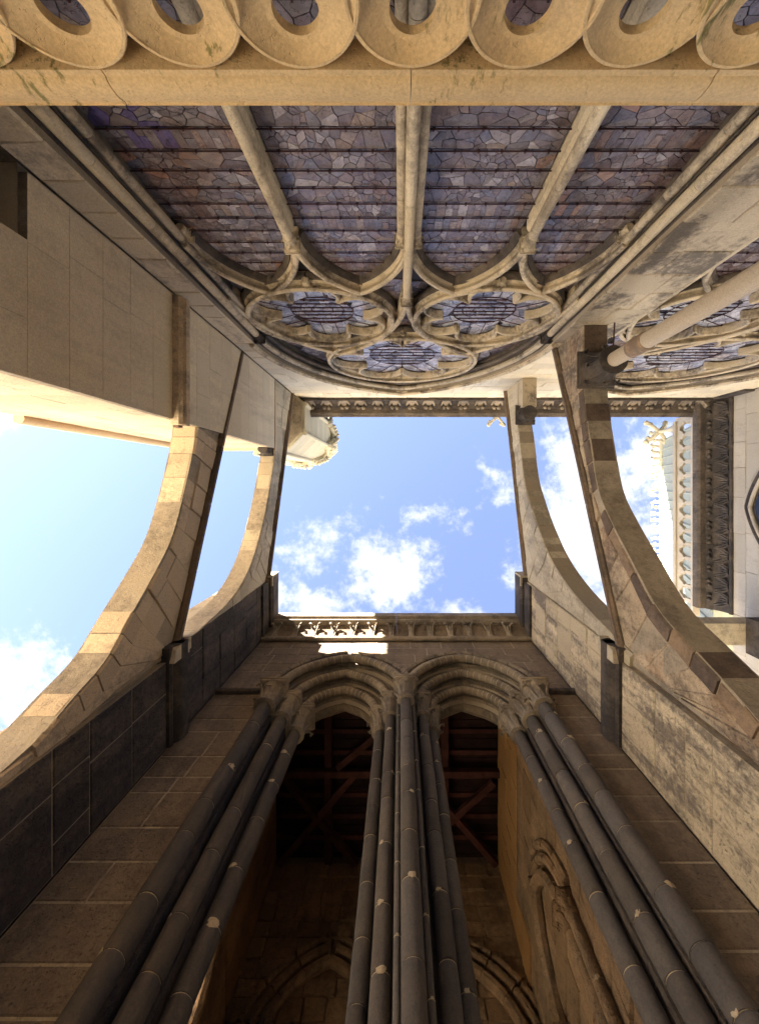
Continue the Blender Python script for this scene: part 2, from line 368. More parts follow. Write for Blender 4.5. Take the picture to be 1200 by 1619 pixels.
def pointed(cx, zs, s, h, n=10):
    Rr = (h*h+s*s)/(2*s); ang = math.asin(min(1, h/Rr)); pts = []
    for i in range(n+1):
        a = ang*i/n; pts.append((cx-s+Rr-Rr*math.cos(a), zs+Rr*math.sin(a)))
    return pts + [(2*cx-x, z) for x, z in pts[-2::-1]]
def pw(s, h):
    Rr = (h*h+s*s)/(2*s)
    return lambda dz: max(0., math.sqrt(max(0., Rr*Rr-dz*dz))-(Rr-s)) if dz > 0 else s
def circ(r, n=8, a=0, b=0): return [(a+r*math.cos(2*PI*k/n+PI/n), b+r*math.sin(2*PI*k/n+PI/n)) for k in range(n)]
_mc = {}
def shaft(parent, x, y, r, z0, z1, mat=SHAFT, dh=.5, joint=CHIP, seed=0, seg=18, name='shaft'):
    rr = random.Random(seed); mb = MB().lathe([(r*.915, z0), (r*.915, z1)], seg, (x, y, 0)); core = mb.build(name, joint, parent, 40)
    z = z0
    while z < z1-.05:
        h = dh*rr.uniform(.75, 1.3)
        if z+h > z1-dh*.4: h = z1-z
        key = (round(r, 4), mat.name, seg)
        if key not in _mc:
            c = .03; _mc[key] = MB().lathe([(r*.93, .008), (r*.985, .012), (r, .05), (r, .95), (r*.975, .988), (r*.93, .993)], seg, caps=False).mesh('drum', mat, 50, False)[0]
        link('drum', _mc[key], core, (x+rr.uniform(-.03, .03)*r, y+rr.uniform(-.03, .03)*r, z), (1, 1, h), (0, 0, rr.uniform(0, 6.28)))
        # broken pale chip at some joints
        if rr.random() < .42:
            a = rr.uniform(-2.6, -.5); cb = MB(); rad = r*rr.uniform(.3, .6)
            q = []
            for t_ in range(11):
                w_ = 2*PI*t_/11; k_ = rad*rr.uniform(.55, 1.15)
                q.append((r*1.015*math.cos(a+k_*math.cos(w_)/r*1.1), r*1.015*math.sin(a+k_*math.cos(w_)/r*1.1), k_*math.sin(w_)*.8+rad*.25))
            m = len(q); cb.add(q+[(u*.9, v*.9, w) for u, v, w in q]+[(r*1.03*math.cos(a), r*1.03*math.sin(a), rad*.25)], [(i, (i+1) % m, 2*m) for i in range(m)]+[(i, (i+1) % m, m+(i+1) % m, m+i) for i in range(m)])
            me, c = cb.mesh('chip', CHIP); link('chip', me, core, Vector((x, y, z))+c)
        z += h
    return core
def hook(mb, base, out, up, h, w):
    """a crocket: ribbed stem bending outward and ending in a curled ball"""
    b = Vector(base); o = Vector(out).normalized(); u = Vector(up).normalized(); sde = o.cross(u)
    pts = [b, b+u*h*.4+o*h*.06, b+u*h*.75+o*h*.18, b+u*h*.98+o*h*.38, b+u*h*.93+o*h*.52]
    for k in (-1, 0, 1): mb.tube([p+sde*k*w*.42*(1-.22*i) for i, p in enumerate(pts)], [w*.30, w*.24, w*.2, w*.2, w*.16], 5)
    for k in (-1, 1): mb.blob(pts[-1]+sde*k*w*.36-u*h*.03, w*.36, 6)
_cap = {}
def capital(parent, x, y, z, r, h, mat, name='capital', square=True, key='c'):
    kk = (key, round(r, 3), round(h, 3), mat.name)
    if kk not in _cap:
        mb = MB().lathe([(r*1.02, 0), (r*1.28, .015), (r*1.28, .05), (r*1.04, .07), (r*1.06, h*.35), (r*1.25, h*.68), (r*1.6, h*.86)], 14)
        for k in range(8):
            a = 2*PI*k/8; d = Vector((math.cos(a), math.sin(a), 0)); hook(mb, d*r*1.02+Vector((0, 0, h*.14)), d, (0, 0, 1), h*(.56 if k % 2 else .36), r*.44)
        w = r*1.66
        mb.bbox(-w, w, -w, w, h*.85, h*.93, .012); mb.bbox(-w*1.08, w*1.08, -w*1.08, w*1.08, h*.935, h, .015)
        _cap[kk] = mb.mesh(name, mat, 45, False)[0]
    return link(name, _cap[kk], parent, (x, y, z))

def moulding(parent, pts, prof, mat, name, axis=(0, 1, 0), cut=6, smooth=40, flip=1, closed=False, gap=.004):
    """a moulded arch or ring cut into voussoir pieces, each an object"""
    n = len(pts); tot = n if closed else n-1; i = 0; out = []
    while i < tot:
        j = min(i+cut, tot); seg = [Vector(pts[k % n]) for k in range(i, j+1)]
        a, b = seg[0], seg[-1]
        if len(seg) > 1:
            seg[0] = a+(seg[1]-a).normalized()*gap/2; seg[-1] = b+(seg[-2]-b).normalized()*gap/2
        out.append(MB().sweep(seg, prof, axis, flip=flip).build(name, mat, parent, smooth)); i = j
    return out

# ------------------------------------------------------------------ ground
gm = MB().box(-600, 600, -600, 600, -1.9, -1.6)
g = gm.build('ground', PAVE); g['kind'] = 'structure'

# ------------------------------------------------------------------ nave wall with two window openings
WY = -2.62; WC = (.06, 6.56); HALF = 2.78; SPR = 7.8; RISE = 4.28
nave = thing('nave_wall', 'pale ashlar nave wall around the great traceried windows', 'wall', (0, WY, -1.6))
wf = pw(HALF, RISE)
sp = []
for a, b in ((-3.1, WC[0]-HALF), (WC[0]+HALF, WC[1]-HALF), (WC[1]+HALF, 9.75)): sp.append((1.1, SPR, a, b))
edges = [(-3.1, None), (None, WC[0]), (WC[0], None)]
sp.append((SPR, SPR+RISE, -3.1, lambda v: WC[0]-wf(v-SPR)))
sp.append((SPR, SPR+RISE, lambda v: WC[0]+wf(v-SPR), lambda v: WC[1]-wf(v-SPR)))
sp.append((SPR, SPR+RISE, lambda v: WC[1]+wf(v-SPR), 9.75))
sp.append((SPR+RISE, 12.66, -3.1, 9.75))
# the sooty strip between the windows is a separate pier
pier_sp = sp.pop(1)
ashlar(nave, (0, WY, 0), (1, 0, 0), (0, 0, 1), (0, 1, 0), sp, .43, .8, NAVE, samples=3, seed=3)
ashlar(nave, (0, WY, 0), (1, 0, 0), (0, 0, 1), (0, 1, 0), [pier_sp], .52, .62, PIERST, seed=4, jit=.012)
# wall body behind (reveals); unseen left run added to shade the left flyer
for x0, x1 in ((-9.0, WC[0]-HALF), (WC[0]+HALF, WC[1]-HALF), (WC[1]+HALF, 9.9)):
    MB().box(x0, x1, -3.4, WY-.081, -1.6, SPR+.02).build('wall_core', MORTAR, nave)
core = MB()
N_ = 14
for c, lx, rx in ((WC[0], -9.0, (WC[0]+WC[1])/2), (WC[1], (WC[0]+WC[1])/2, 9.9)):
    for sgn, ex in ((-1, lx), (1, rx)):
        for i in range(N_):
            z0 = SPR+RISE*i/N_; z1 = SPR+RISE*(i+1)/N_
            xa = c+sgn*wf(z0-SPR); xb = c+sgn*wf(z1-SPR)
            poly = [(ex, z0), (xa, z0), (xb, z1), (ex, z1)]
            core.prism(poly, lambda a, b, d: (a, d, b), -3.4, WY-.081)
core.box(-9.0, 9.9, -3.4, WY-.081, SPR+RISE, 12.66)
core.build('wall_core', MORTAR, nave)
MB().box(9.5, 10.3, -3.5, -2.56, 11.5, 13.3).build('corner_block', CARV, nave)
MB().box(-3.1, 9.75, -2.9, WY-.01, -1.6, 1.1).build('wall_base', NAVE, nave)
# cornice: thin bed, cavetto with hooks, top slab
cor = thing('nave_cornice', 'long foliate stone cornice crowning the nave wall under the sky', 'cornice', (0, WY, 12.66))
CX0, CX1 = -3.05, 9.72
x = CX0
while x < CX1-.1:
    x2 = min(x+1.55, CX1)
    MB().prism([(-2.75, 12.67), (-2.54, 12.67), (-2.54, 12.74), (-2.58, 12.78), (-2.57, 12.9), (-2.5, 13.02), (-2.36, 13.08), (-2.36, 13.1), (-2.75, 13.1)], lambda a, b, d: (d, a, b), x+.0015, x2-.0015).build('frieze_block', CARV, cor)
    MB().prism([(-2.75, 13.1), (-2.22, 13.1), (-2.17, 13.13), (-2.19, 13.17), (-2.13, 13.2), (-2.13, 13.32), (-2.75, 13.42)], lambda a, b, d: (d, a, b), x+.0015, x2-.0015).build('slab', DARKM, cor)
    x = x2
MB().box(CX0, CX1, -2.78, -2.62, 12.665, 13.36).build('cornice_core', CARV, cor)
lm = MB(); hook(lm, (0, 0, 0), (0, 1, 0), (0, 0, 1), .36, .19)
for k in (-1, 1):
    lm.tube([(k*.05, .0, .0), (k*.12, .04, .16), (k*.17, .12, .26)], [.05, .045, .02], 5)
leaf_me = lm.mesh('leaf', CARVT, 50, False)[0]
x = CX0+.25
while x < CX1-.1:
    link('leaf', leaf_me, cor, (x, -2.575, 12.745), (R.uniform(.9, 1.1), 1, R.uniform(.92, 1.05)), (0, 0, R.uniform(-.1, .1))); x += .53
# unseen nave roof, ridge raised to shade the transept, left end cut for sun
MB().prism([(-2.75, 13.35), (-9.4, 28), (-16, 13.35)], lambda a, b, d: (d, a, b), -5.2, 24).build('roof', SLATE, nave)

# ------------------------------------------------------------------ windows
def voronoi(x0, x1, z0, z1, n, rr, an=1.):
    gx = [rr.uniform(x0, x1) for _ in range(3)]
    pts = [(min(x1, max(x0, rr.gauss(rr.choice(gx), (x1-x0)*.09))) if q_ % 2 else rr.uniform(x0, x1), rr.uniform(z0, z1)) for q_ in range(n)]
    cells = []
    for i, (px, pz) in enumerate(pts):
        poly = [(x0, z0), (x1, z0), (x1, z1), (x0, z1)]
        for j, (qx, qz) in enumerate(pts):
            if i == j: continue
            mx, mz = (px+qx)/2, (pz+qz)/2; dx, dz = (qx-px)*an, (qz-pz)
            out = []
            for a, b in zip(poly, poly[1:]+poly[:1]):
                da = (a[0]-mx)*dx+(a[1]-mz)*dz; db = (b[0]-mx)*dx+(b[1]-mz)*dz
                if da <= 0: out.append(a)
                if (da < 0 < db) or (db < 0 < da):
                    t = da/(da-db); out.append((a[0]+(b[0]-a[0])*t, a[1]+(b[1]-a[1])*t))
            poly = out
            if len(poly) < 3: break
        if len(poly) >= 3: cells.append(poly)
    return cells
def shrink(poly, k):
    cx = sum(p[0] for p in poly)/len(poly); cz = sum(p[1] for p in poly)/len(poly)
    out = []
    for x_, z_ in poly:
        d = math.hypot(x_-cx, z_-cz)
        f = max(.3, 1-k/max(d, 1e-4)); out.append((cx+(x_-cx)*f, cz+(z_-cz)*f))
    return out
def pane_into(mb, poly, Y, rr, tilt=.035):
    cx = sum(p[0] for p in poly)/len(poly); cz = sum(p[1] for p in poly)/len(poly); a, b = rr.uniform(-tilt, tilt), rr.uniform(-tilt, tilt)
    n = len(poly); fr = [(x_, Y+a*(x_-cx)+b*(z_-cz), z_) for x_, z_ in poly]; bk = [(x_, Y-.014, z_) for x_, z_ in poly]
    mb.add(fr+bk, [tuple(range(n))]+[(i, (i+1) % n, (i+1) % n+n, i+n) for i in range(n)])

def hexafoil(cx, cz, dl, rl, rot, n=12, spread=113):
    pts = []
    for k in range(6):
        a0 = rot+k*PI/3
        for i in range(n+1):
            t = math.radians(-spread+2*spread*i/n); a = a0+t
            pts.append((cx+dl*math.cos(a0)+rl*math.cos(a), cz+dl*math.sin(a0)+rl*math.sin(a), a0+(i/n-.5)*PI/3*.96))
    return pts

def window(c0, label, detail, seed):
    rr = random.Random(seed)
    w = thing('stained_glass_window', label, 'window', (c0, -3, 1.1), 'great traceried nave windows')
    O = c0-.06
    mulx = [-1.26+O, .105+O, 1.5+O]; xl, xr = c0-2.66, c0+2.66
    # lead backing sheet
    bk = MB(); za = SPR; wi = pw(2.72, RISE-.05)
    bk.prism([(xl, 1.1), (xr, 1.1), (xr, za), (xl, za)], lambda a, b, d: (a, d, b), -3.06, -3.03)
    bk.prism([(c0-wi(i*.3), za+i*.3) for i in range(14)]+[(c0, za+RISE-.06)]+[(c0+wi(i*.3), za+i*.3) for i in range(13, -1, -1)], lambda a, b, d: (a, d, b), -3.06, -3.03)
    lead = bk.build('lead_net', LEAD, w)
    # lancet panes
    ed = [xl]+mulx+[xr]; small = MB(); ZL, AP = 4.86, 6.07; cand = []
    bar_z = [1.62+.235*i for i in range(19)]
    lw = []
    for i in range(4):
        a, b = ed[i], ed[i+1]; a2 = a+(.04 if i == 0 else .07); b2 = b-(.04 if i == 3 else .07); lw.append((a2, b2))
        for k in range(len(bar_z)):
            z0, z1 = bar_z[k]+.003, bar_z[k]+.232
            f = pw((b2-a2)/2, AP-ZL)(z0-ZL)/((b2-a2)/2) if z0 > ZL else 1
            if f < .12: continue
            m = (a2+b2)/2; x0, x1 = m-(b2-a2)/2*f, m+(b2-a2)/2*f
            if rr.random() < .35:
                ncol = max(2, int((x1-x0)/.075)); xs = sorted([x0]+[x0+(x1-x0)*(q+rr.uniform(-.2, .2))/ncol for q in range(1, ncol)]+[x1])
                cells = []
                for q in range(ncol):
                    zz = rr.uniform(.35, .65)*(z1-z0)+z0
                    if rr.random() < .42: cells += [[(xs[q], z0), (xs[q+1], z0), (xs[q+1], zz), (xs[q], zz)], [(xs[q], zz), (xs[q+1], zz), (xs[q+1], z1), (xs[q], z1)]]
                    else: cells.append([(xs[q], z0), (xs[q+1], z0), (xs[q+1], z1), (xs[q], z1)])
            else: cells = voronoi(x0, x1, z0, z1, max(4, int(32*f)), rr, rr.choice((.5, 1, 1.6)))
            for p in cells:
                p = shrink(p, .0048); A = abs(sum(p[q][0]*p[q-1][1]-p[q-1][0]*p[q][1] for q in range(len(p))))/2
                cand.append((A*9/(z0*z0) if z0 > 3.15 else A*.01, i, z0, p))
    cand.sort(key=lambda t: -t[0])
    for q, (A, i, z0, p) in enumerate(cand):
        if detail and q < 290:
            mb = MB(); pane_into(mb, p, -3.0, rr)
            mt = (GLASSW if rr.random() < (.75 if i == 3 else .45 if i == 0 else .12) else GLASS)
            if i == 0 and 3.2 < z0 < 3.6 and c0-2.45 < p[0][0] < c0-2.05 and rr.random() < .4: mt = BLUEG
            mb.build('pane', mt, lead)
        else: pane_into(small, p, -3.0, rr)
    small.build('small_panes', GLASS_I, lead, kind='stuff')
    # saddle bars with lugs
    for i, (a, b) in enumerate(lw):
        mb = MB().box(a-.02, b+.02, -2.985, -2.974, -.004, .004); x_ = a+.1
        while x_ < b: mb.box(x_, x_+.016, -2.99, -2.965, -.011, .011); x_ += .21
        me, c = mb.mesh('saddle_bar', IRON)
        for z in bar_z:
            f = pw((b-a)/2, AP-ZL)(z-ZL)/((b-a)/2) if z > ZL else 1
            if f < .15: continue
            link('saddle_bar', me, w, c+Vector((0, 0, z)), (f, 1, 1))
    # mullions
    for i, mx in enumerate(mulx):
        top = 6.2 if i == 1 else 4.74
        mu = MB().prism([(mx-.055, -3.04), (mx+.055, -3.04), (mx+.06, -2.9), (mx+.03, -2.85), (mx-.03, -2.85), (mx-.06, -2.9)], lambda a, b, d: (a, b, d), .9, top).build('mullion', MULL, w)
        sh = [(0, -2.80, .055)] if i != 1 else [(0, -2.76, .055), (-.085, -2.84, .05), (.085, -2.84, .05)]
        for dx, y, r in sh:
            zt = 6.12 if (i == 1 and dx == 0) else 4.72
            z = .9
            while z < zt-.1:
                h = min(zt-z, rr.uniform(1.2, 1.9)); MB().lathe([(r*.97, z+.003), (r, z+.012), (r, z+h-.012), (r*.97, z+h-.003)], 14, (mx+dx, y, 0)).build('mullion_shaft', MULL, mu, 50); z += h
            capital(w, mx+dx, y, zt-.01, r*(1.0 if i != 1 else .9), .2 if i != 1 else .19, TRAC, key='w')
    # lancet heads
    tb = [(-.018, .035), (.018, .035), (.038, .012), (.032, -.02), (.014, -.045), (.02, -.075), (.058, -.10), (.066, -.22), (-.066, -.22), (-.058, -.10), (-.02, -.075), (-.014, -.045), (-.032, -.02), (-.038, .012)]
    inner = [(-.06, -.09), (-.075, -.08), (-.115, -.15), (-.115, -.2), (-.06, -.2)]
    for i in range(4):
        m = (ed[i]+ed[i+1])/2 + (.03 if i == 0 else -.03 if i == 3 else 0); s = (ed[i+1]-ed[i])/2-(.03 if i in (0, 3) else 0)
        P = [(x_, -2.82, z_) for x_, z_ in pointed(m, 4.9, s-.01, 1.26, 12)]
        moulding(w, P, tb, TRAC, 'lancet_head', cut=6, flip=1)
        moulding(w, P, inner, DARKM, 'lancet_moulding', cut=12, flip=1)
        # little cusps in the head
    # sub arches round each pair, carrying the lower roses
    for sgn, m, s in ((-1, (xl+.0+mulx[1])/2, (mulx[1]-xl)/2-.01), (1, (xr+mulx[1])/2, (xr-mulx[1])/2-.01)):
        P = [(x_, -2.79, z_) for x_, z_ in pointed(m, 6.3, s, 2.63, 18)]
        moulding(w, P, [(a*1.1, b*1.1) for a, b in tb], TRAC, 'sub_arch', cut=4)
    # spandrel plates (stone between lancets and rose)
    roses = [(-1.33+O+.0, 7.19, 1.28, 0, -2.80), (1.45+O, 7.19, 1.28, 0, -2.80), (.06+O, 9.66, 1.74, PI/6, -2.79)]
    for qi, (cx, cz, r, rot, Y) in enumerate(roses):
        rotz = PI/2 if qi < 2 else 0
        ring = [(cx+(r-.07)*math.cos(a), Y, cz+(r-.07)*math.sin(a)) for a in [2*PI*k/48 for k in range(48)]]
        moulding(w, ring, [(a*1.05, b*1.0) for a, b in tb], TRAC, 'rose_ring', cut=4, closed=True, flip=1)
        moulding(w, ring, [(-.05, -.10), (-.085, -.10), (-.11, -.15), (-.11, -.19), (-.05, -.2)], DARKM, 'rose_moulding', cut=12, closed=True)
        ri = r-.15; k = ri/1.07
        dl, rl = .735*k, .36*k
        hx = hexafoil(cx, cz, dl, rl, rotz, spread=112)
        # stone plate between ring and foils
        n = len(hx); pl = MB(); Yf = Y-.15; vs = []
        for x_, z_, a in hx: vs += [(x_, Yf, z_), (x_, -3.02, z_), (cx+(ri+.03)*math.cos(a), Yf-.02, cz+(ri+.03)*math.sin(a))]
        fs = []
        for q in range(n):
            q2 = (q+1) % n; fs += [(q*3, q2*3, q2*3+2, q*3+2), (q*3, q*3+1, q2*3+1, q2*3)]
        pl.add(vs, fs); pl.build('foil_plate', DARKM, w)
        P = [(x_, Y-.055, z_) for x_, z_, a in hx]
        for k6 in range(6):
            m = n//6; seg = P[k6*m:(k6+1)*m] + [P[((k6+1)*m) % n]]
            MB().sweep(seg, [(-.013, .02), (.013, .02), (.026, .0), (.026, -.12), (-.026, -.12), (-.026, 0)]).build('foil', TRAC, w, 40)
        # glazing of the rose
        gz = MB(); R0 = ri*.47
        for q in range(6):
            a0 = rotz+q*PI/3; lx, lz = cx+dl*math.cos(a0), cz+dl*math.sin(a0)
            for p in voronoi(lx-rl, lx+rl, lz-rl, lz+rl, 14, rr):
                mx_ = sum(t[0] for t in p)/len(p); mz_ = sum(t[1] for t in p)/len(p)
                if math.hypot(mx_-lx, mz_-lz) < rl*1.02 and math.hypot(mx_-cx, mz_-cz) > R0: pane_into(gz, shrink(p, .009), -3.0, rr, .06)
        for ra, rb, nn in ((0, R0*.33, 6), (R0*.36, R0*.68, 12), (R0*.71, R0*.99, 20)):
            for q in range(nn):
                a0, a1 = 2*PI*q/nn, 2*PI*(q+1)/nn; am = (a0+a1)/2
                p = [(cx+rb*math.cos(t), cz+rb*math.sin(t)) for t in (a0, am, a1)]
                p += [(cx+ra*math.cos(t), cz+ra*math.sin(t)) for t in (a1, a0)] if ra else [(cx, cz)]
                pane_into(gz, shrink(p, .009), -3.0, rr, .06)
        gz.build('rose_panes', ROSEG, lead, kind='stuff')
        ir = MB()
        for q in range(-3, 4):
            zz = q*R0*.28; hw = math.sqrt(max(.01, R0*R0-zz*zz)); ir.box(cx-hw, cx+hw, -2.985, -2.965, cz+zz-.005, cz+zz+.005)
            xx = -hw+.06
            while xx < hw: ir.box(cx+xx, cx+xx+.02, -2.985, -2.96, cz+zz-.011, cz+zz+.011); xx += .16
        for q in range(6):
            a0 = rotz+q*PI/3
            for t in (-.12, .12):
                ca, sa = math.cos(a0+PI/2)*rl*t*3, math.sin(a0+PI/2)*rl*t*3
                p0 = Vector((cx+R0*math.cos(a0)+ca, -2.975, cz+R0*math.sin(a0)+sa)); p1 = Vector((cx+(dl+rl*.9)*math.cos(a0)+ca, -2.975, cz+(dl+rl*.9)*math.sin(a0)+sa))
                ir.tube([p0, p1], .008, 4)
        ir.sweep([(cx+R0*math.cos(2*PI*k/32), -2.98, cz+R0*math.sin(2*PI*k/32)) for k in range(32)], circ(.009, 4), closed=True)
        ir.build('iron_ring', IRON, w)
    # flat stone strips under the roses
    for cx, zz, hw in ((-1.33+O, 5.98, .5), (1.45+O, 5.98, .5), (.06+O, 8.02, .42)):
        MB().prism([(-hw, .09), (0, .0), (hw, .09), (hw, .22), (0, .13), (-hw, .22)], lambda a, b, d: (cx+a, d, zz+b), -2.99, -2.84).build('tracery_web', TRAC, w)
        capital(w, cx, -2.87, zz-.12, .045, .12, TRAC, name='leaf_knot', key='k')
    # small panes in the spandrels
    sg = MB()
    for p in voronoi(c0-2.6, c0+2.6, 5.0, 11.6, 420, rr):
        mx_ = sum(t[0] for t in p)/len(p); mz_ = sum(t[1] for t in p)/len(p)
        if any(math.hypot(mx_-a, mz_-b) < r-.05 for a, b, r, *_ in roses): continue
        if mz_ > SPR and abs(mx_-c0) > wi(mz_-SPR)-.1: continue
        if mz_ < 6.1: continue
        pane_into(sg, shrink(p, .01), -3.01, rr, .05)
    sg.build('spandrel_panes', GLASS_I, lead, kind='stuff')
    # jambs: reveal steps, two shafts per side with capitals, then the arch orders above
    for sgn in (-1, 1):
        P = lambda a, b, d: (c0+sgn*a, b, d)
        MB().prism([(2.78, -2.7), (2.70, -2.80), (2.64, -2.80), (2.64, -2.93), (2.62, -2.95), (2.62, -3.06), (2.80, -3.06)], P, .9, SPR).build('jamb', DARKM, w)
        for a, b, r in ((2.68, -2.735, .06), (2.60, -2.86, .05)):
            z = .9
            while z < 7.6:
                h = min(7.62-z, rr.uniform(.55, .95)); MB().lathe([(r*.97, z+.003), (r, z+.012), (r, z+h-.012), (r*.97, z+h-.003)], 14, (c0+sgn*a, b, 0)).build('jamb_shaft', MULL if r > .055 else PIERST, w, 50); z += h
            capital(w, c0+sgn*a, b, 7.6, r, .22, CARV, key='j')
        for zz in (4.85,): capital(w, c0+sgn*2.57, -2.93, zz-.1, .045, .2, TRAC, key='s')
    for s, Y, rr_, mt, nm in ((2.68, -2.735, .06, PIERST, 'outer_order'), (2.60, -2.86, .05, DARKM, 'inner_order')):
        P = [(x_, Y, z_) for x_, z_ in pointed(c0, SPR, s, RISE*s/2.78, 22)]
        pr = circ(rr_, 8)
        moulding(w, P, pr, mt, nm, cut=2, gap=.008)
        moulding(w, P, [(.03, .02), (.11, .03), (.11, -.16), (-.01, -.2), (-.03, -.09), (.03, -.06)], DARKM, nm, cut=11)
    P = [(x_, WY+.02, z_) for x_, z_ in pointed(c0, SPR, 2.80, RISE, 22)]
    moulding(w, P, [(0, .05), (.06, .03), (.085, -.03), (.0, -.04), (-.03, 0)], TRAC, 'hood_mould', cut=4, gap=.006)
    return w
window(WC[0], 'wide stained glass window with four lancets and three rose lights above the balustrade', True, 21)
window(WC[1], 'second rose window half hidden behind the round stone column', False, 22)

# ------------------------------------------------------------------ balustrade in the foreground
bal = thing('balustrade', 'openwork stone balustrade of round foils under a mossy coping', 'balustrade', (0, -2.13, 1.2))
YF = -2.08
pf = [(-2.10, 2.092), (YF+.0, 2.094), (YF+.0, 2.128), (YF+.010, 2.137), (YF+.018, 2.165), (YF+.018, 2.21), (YF+.008, 2.25), (YF-.006, 2.272), (YF-.006, 2.284), (YF+.002, 2.29), (-2.235, 2.32), (-2.235, 2.09)]
for a, b in ((-3.1, -1.502), (-1.496, .054), (.060, 1.60), (1.606, 2.75)):
    MB().prism(pf, lambda p, q, d: (d, p, q), a, b).build('coping_stone', BALU, bal, 35)
RO, ZC = .300, 1.792; n = 64
ringme = None
def ring_mesh():
    prof = [(RO, -.115, 0), (RO, -.006, 0), (RO-.006, 0, 0), (RO-.02, 0, 0), (RO-.024, -.008, 0), (.33, -.043, 1), (.68, -.064, 1), (1., -.068, 1), (1., -.115, 1)]
    vs = []; fs = []; m = len(prof)
    for i in range(n):
        a = 2*PI*i/n; ca, sa = math.cos(a), math.sin(a)
        # two-lobed opening: upper lobe radius .115 centred .055 above the ring's centre, same below
        c = .097; t = abs(sa)*c; rin = t+math.sqrt(max(0, .106**2-(c*ca)**2))
        for r, y, q in prof:
            if q: r = (RO-.024)*(1-r)+rin*r
            vs.append((r*ca, y, r*sa))
    for i in range(n):
        for j in range(m): fs.append((i*m+j, (i+1) % n*m+j, (i+1) % n*m+(j+1) % m, i*m+(j+1) % m))
    mb = MB(); mb.v = vs; mb.f = fs; return mb.mesh('foil_ring', BALU, 17, False)[0]
rm = ring_mesh()
for k in range(-6, 6): link('foil_ring', rm, bal, (.056+.5275*k, YF+(.003 if k % 2 else -.001), ZC), (R.uniform(.985, 1.01), 1, 1), (0, R.uniform(-.03, .03), 0))
MB().prism([(-2.26, 1.36), (-2.06, 1.36), (-2.05, 1.45), (-2.09, 1.50), (-2.22, 1.50)], lambda a, b, d: (d, a, b), -3.1, 2.75).build('bottom_rail', BALU, bal, 30)
gl = MB().box(-3.1, 2.75, -3.0, -2.02, 1.1, 1.35).build('walkway', NEWST); gl['kind'] = 'structure'
wb = thing('aisle_wall', 'plain low stone wall carrying the balustrade walkway', 'wall', (0, -2.2, -1.6))
MB().box(-3.1, 2.75, -2.6, -2.1, -1.6, 1.095).build('wall_face', NEWST, wb)

# ------------------------------------------------------------------ restored buttress pier on the left
lp = thing('buttress_pier', 'massive pale restored stone pier left of the great window with a dark passage opening', 'buttress', (-4.05, -1.75, -1.6))
PXF, PYF, PXL = -3.12, -.89, -5.0
PT = 10.42
ashlar(lp, (PXF, 0, 0), (0, 1, 0), (0, 0, 1), (1, 0, 0), [(-1.6, 3.5, -2.05, PYF), (3.5, 5.73, -2.62, PYF), (5.98, PT, -2.62, PYF)], .44, .95, NEWST, gap=.003, chamf=.003, backing=.004, seed=8, jit=.0012)
ashlar(lp, (0, PYF, 0), (1, 0, 0), (0, 0, 1), (0, 1, 0), [(-1.6, PT+.0, PXL, PXF-.065)], .44, .95, FLYL, gap=.005, chamf=.004, backing=.006, seed=9, jit=.0025)
cr = MB(); cr.box(PXL, PXF-.09, -2.05, PYF-.09, -1.6, 3.5); cr.box(PXL, PXF-.09, -3.3, PYF-.09, 3.5, PT-.02); cr.box(PXL, PXL+.02, -3.3, -2.05, -1.6, 3.5)
cr.build('pier_core', NEWST, lp)
MB().prism([(-3.15, 5.73), (-3.04, 5.735), (-3.0, 5.78), (-3.06, 5.83), (-3.0, 5.87), (-2.99, 5.95), (-3.12, 6.0), (-3.15, 6.0)], lambda a, b, d: (a, d, b), -2.6, PYF+.07).build('string_course', FLYL, lp, 30)
MB().prism([(-3.15, 5.79), (-3.07, 5.79), (-3.05, 5.87), (-3.15, 5.95)], lambda a, b, d: (a, d, b), PYF+.07, PYF+.1).build('string_return', COPE, lp)
MB().tube([(PXL+.02, PYF+.03, 5.45), (PXL+.02, PYF+.03, 10.3)], .08, 10).build('corner_roll', FLYL, lp, 60)
# cap moulding of the pier
MB().prism([(PXL-.02, PT), (PXF+.02, PT), (PXF+.02, PT+.1), (PXL-.02, PT+.1)], lambda a, b, d: (a, d, b), -2.6, PYF+.06).build('cap_moulding', FLYL, lp)
capital(lp, -3.3, PYF+.04, 10.02, .09, .36, CARV, name='carved_corbel', key='cb')
MB().box(PXL, -3.56, -2.6, -1.0, PT+.1, 12.4).build('attic_block', TURR, lp)

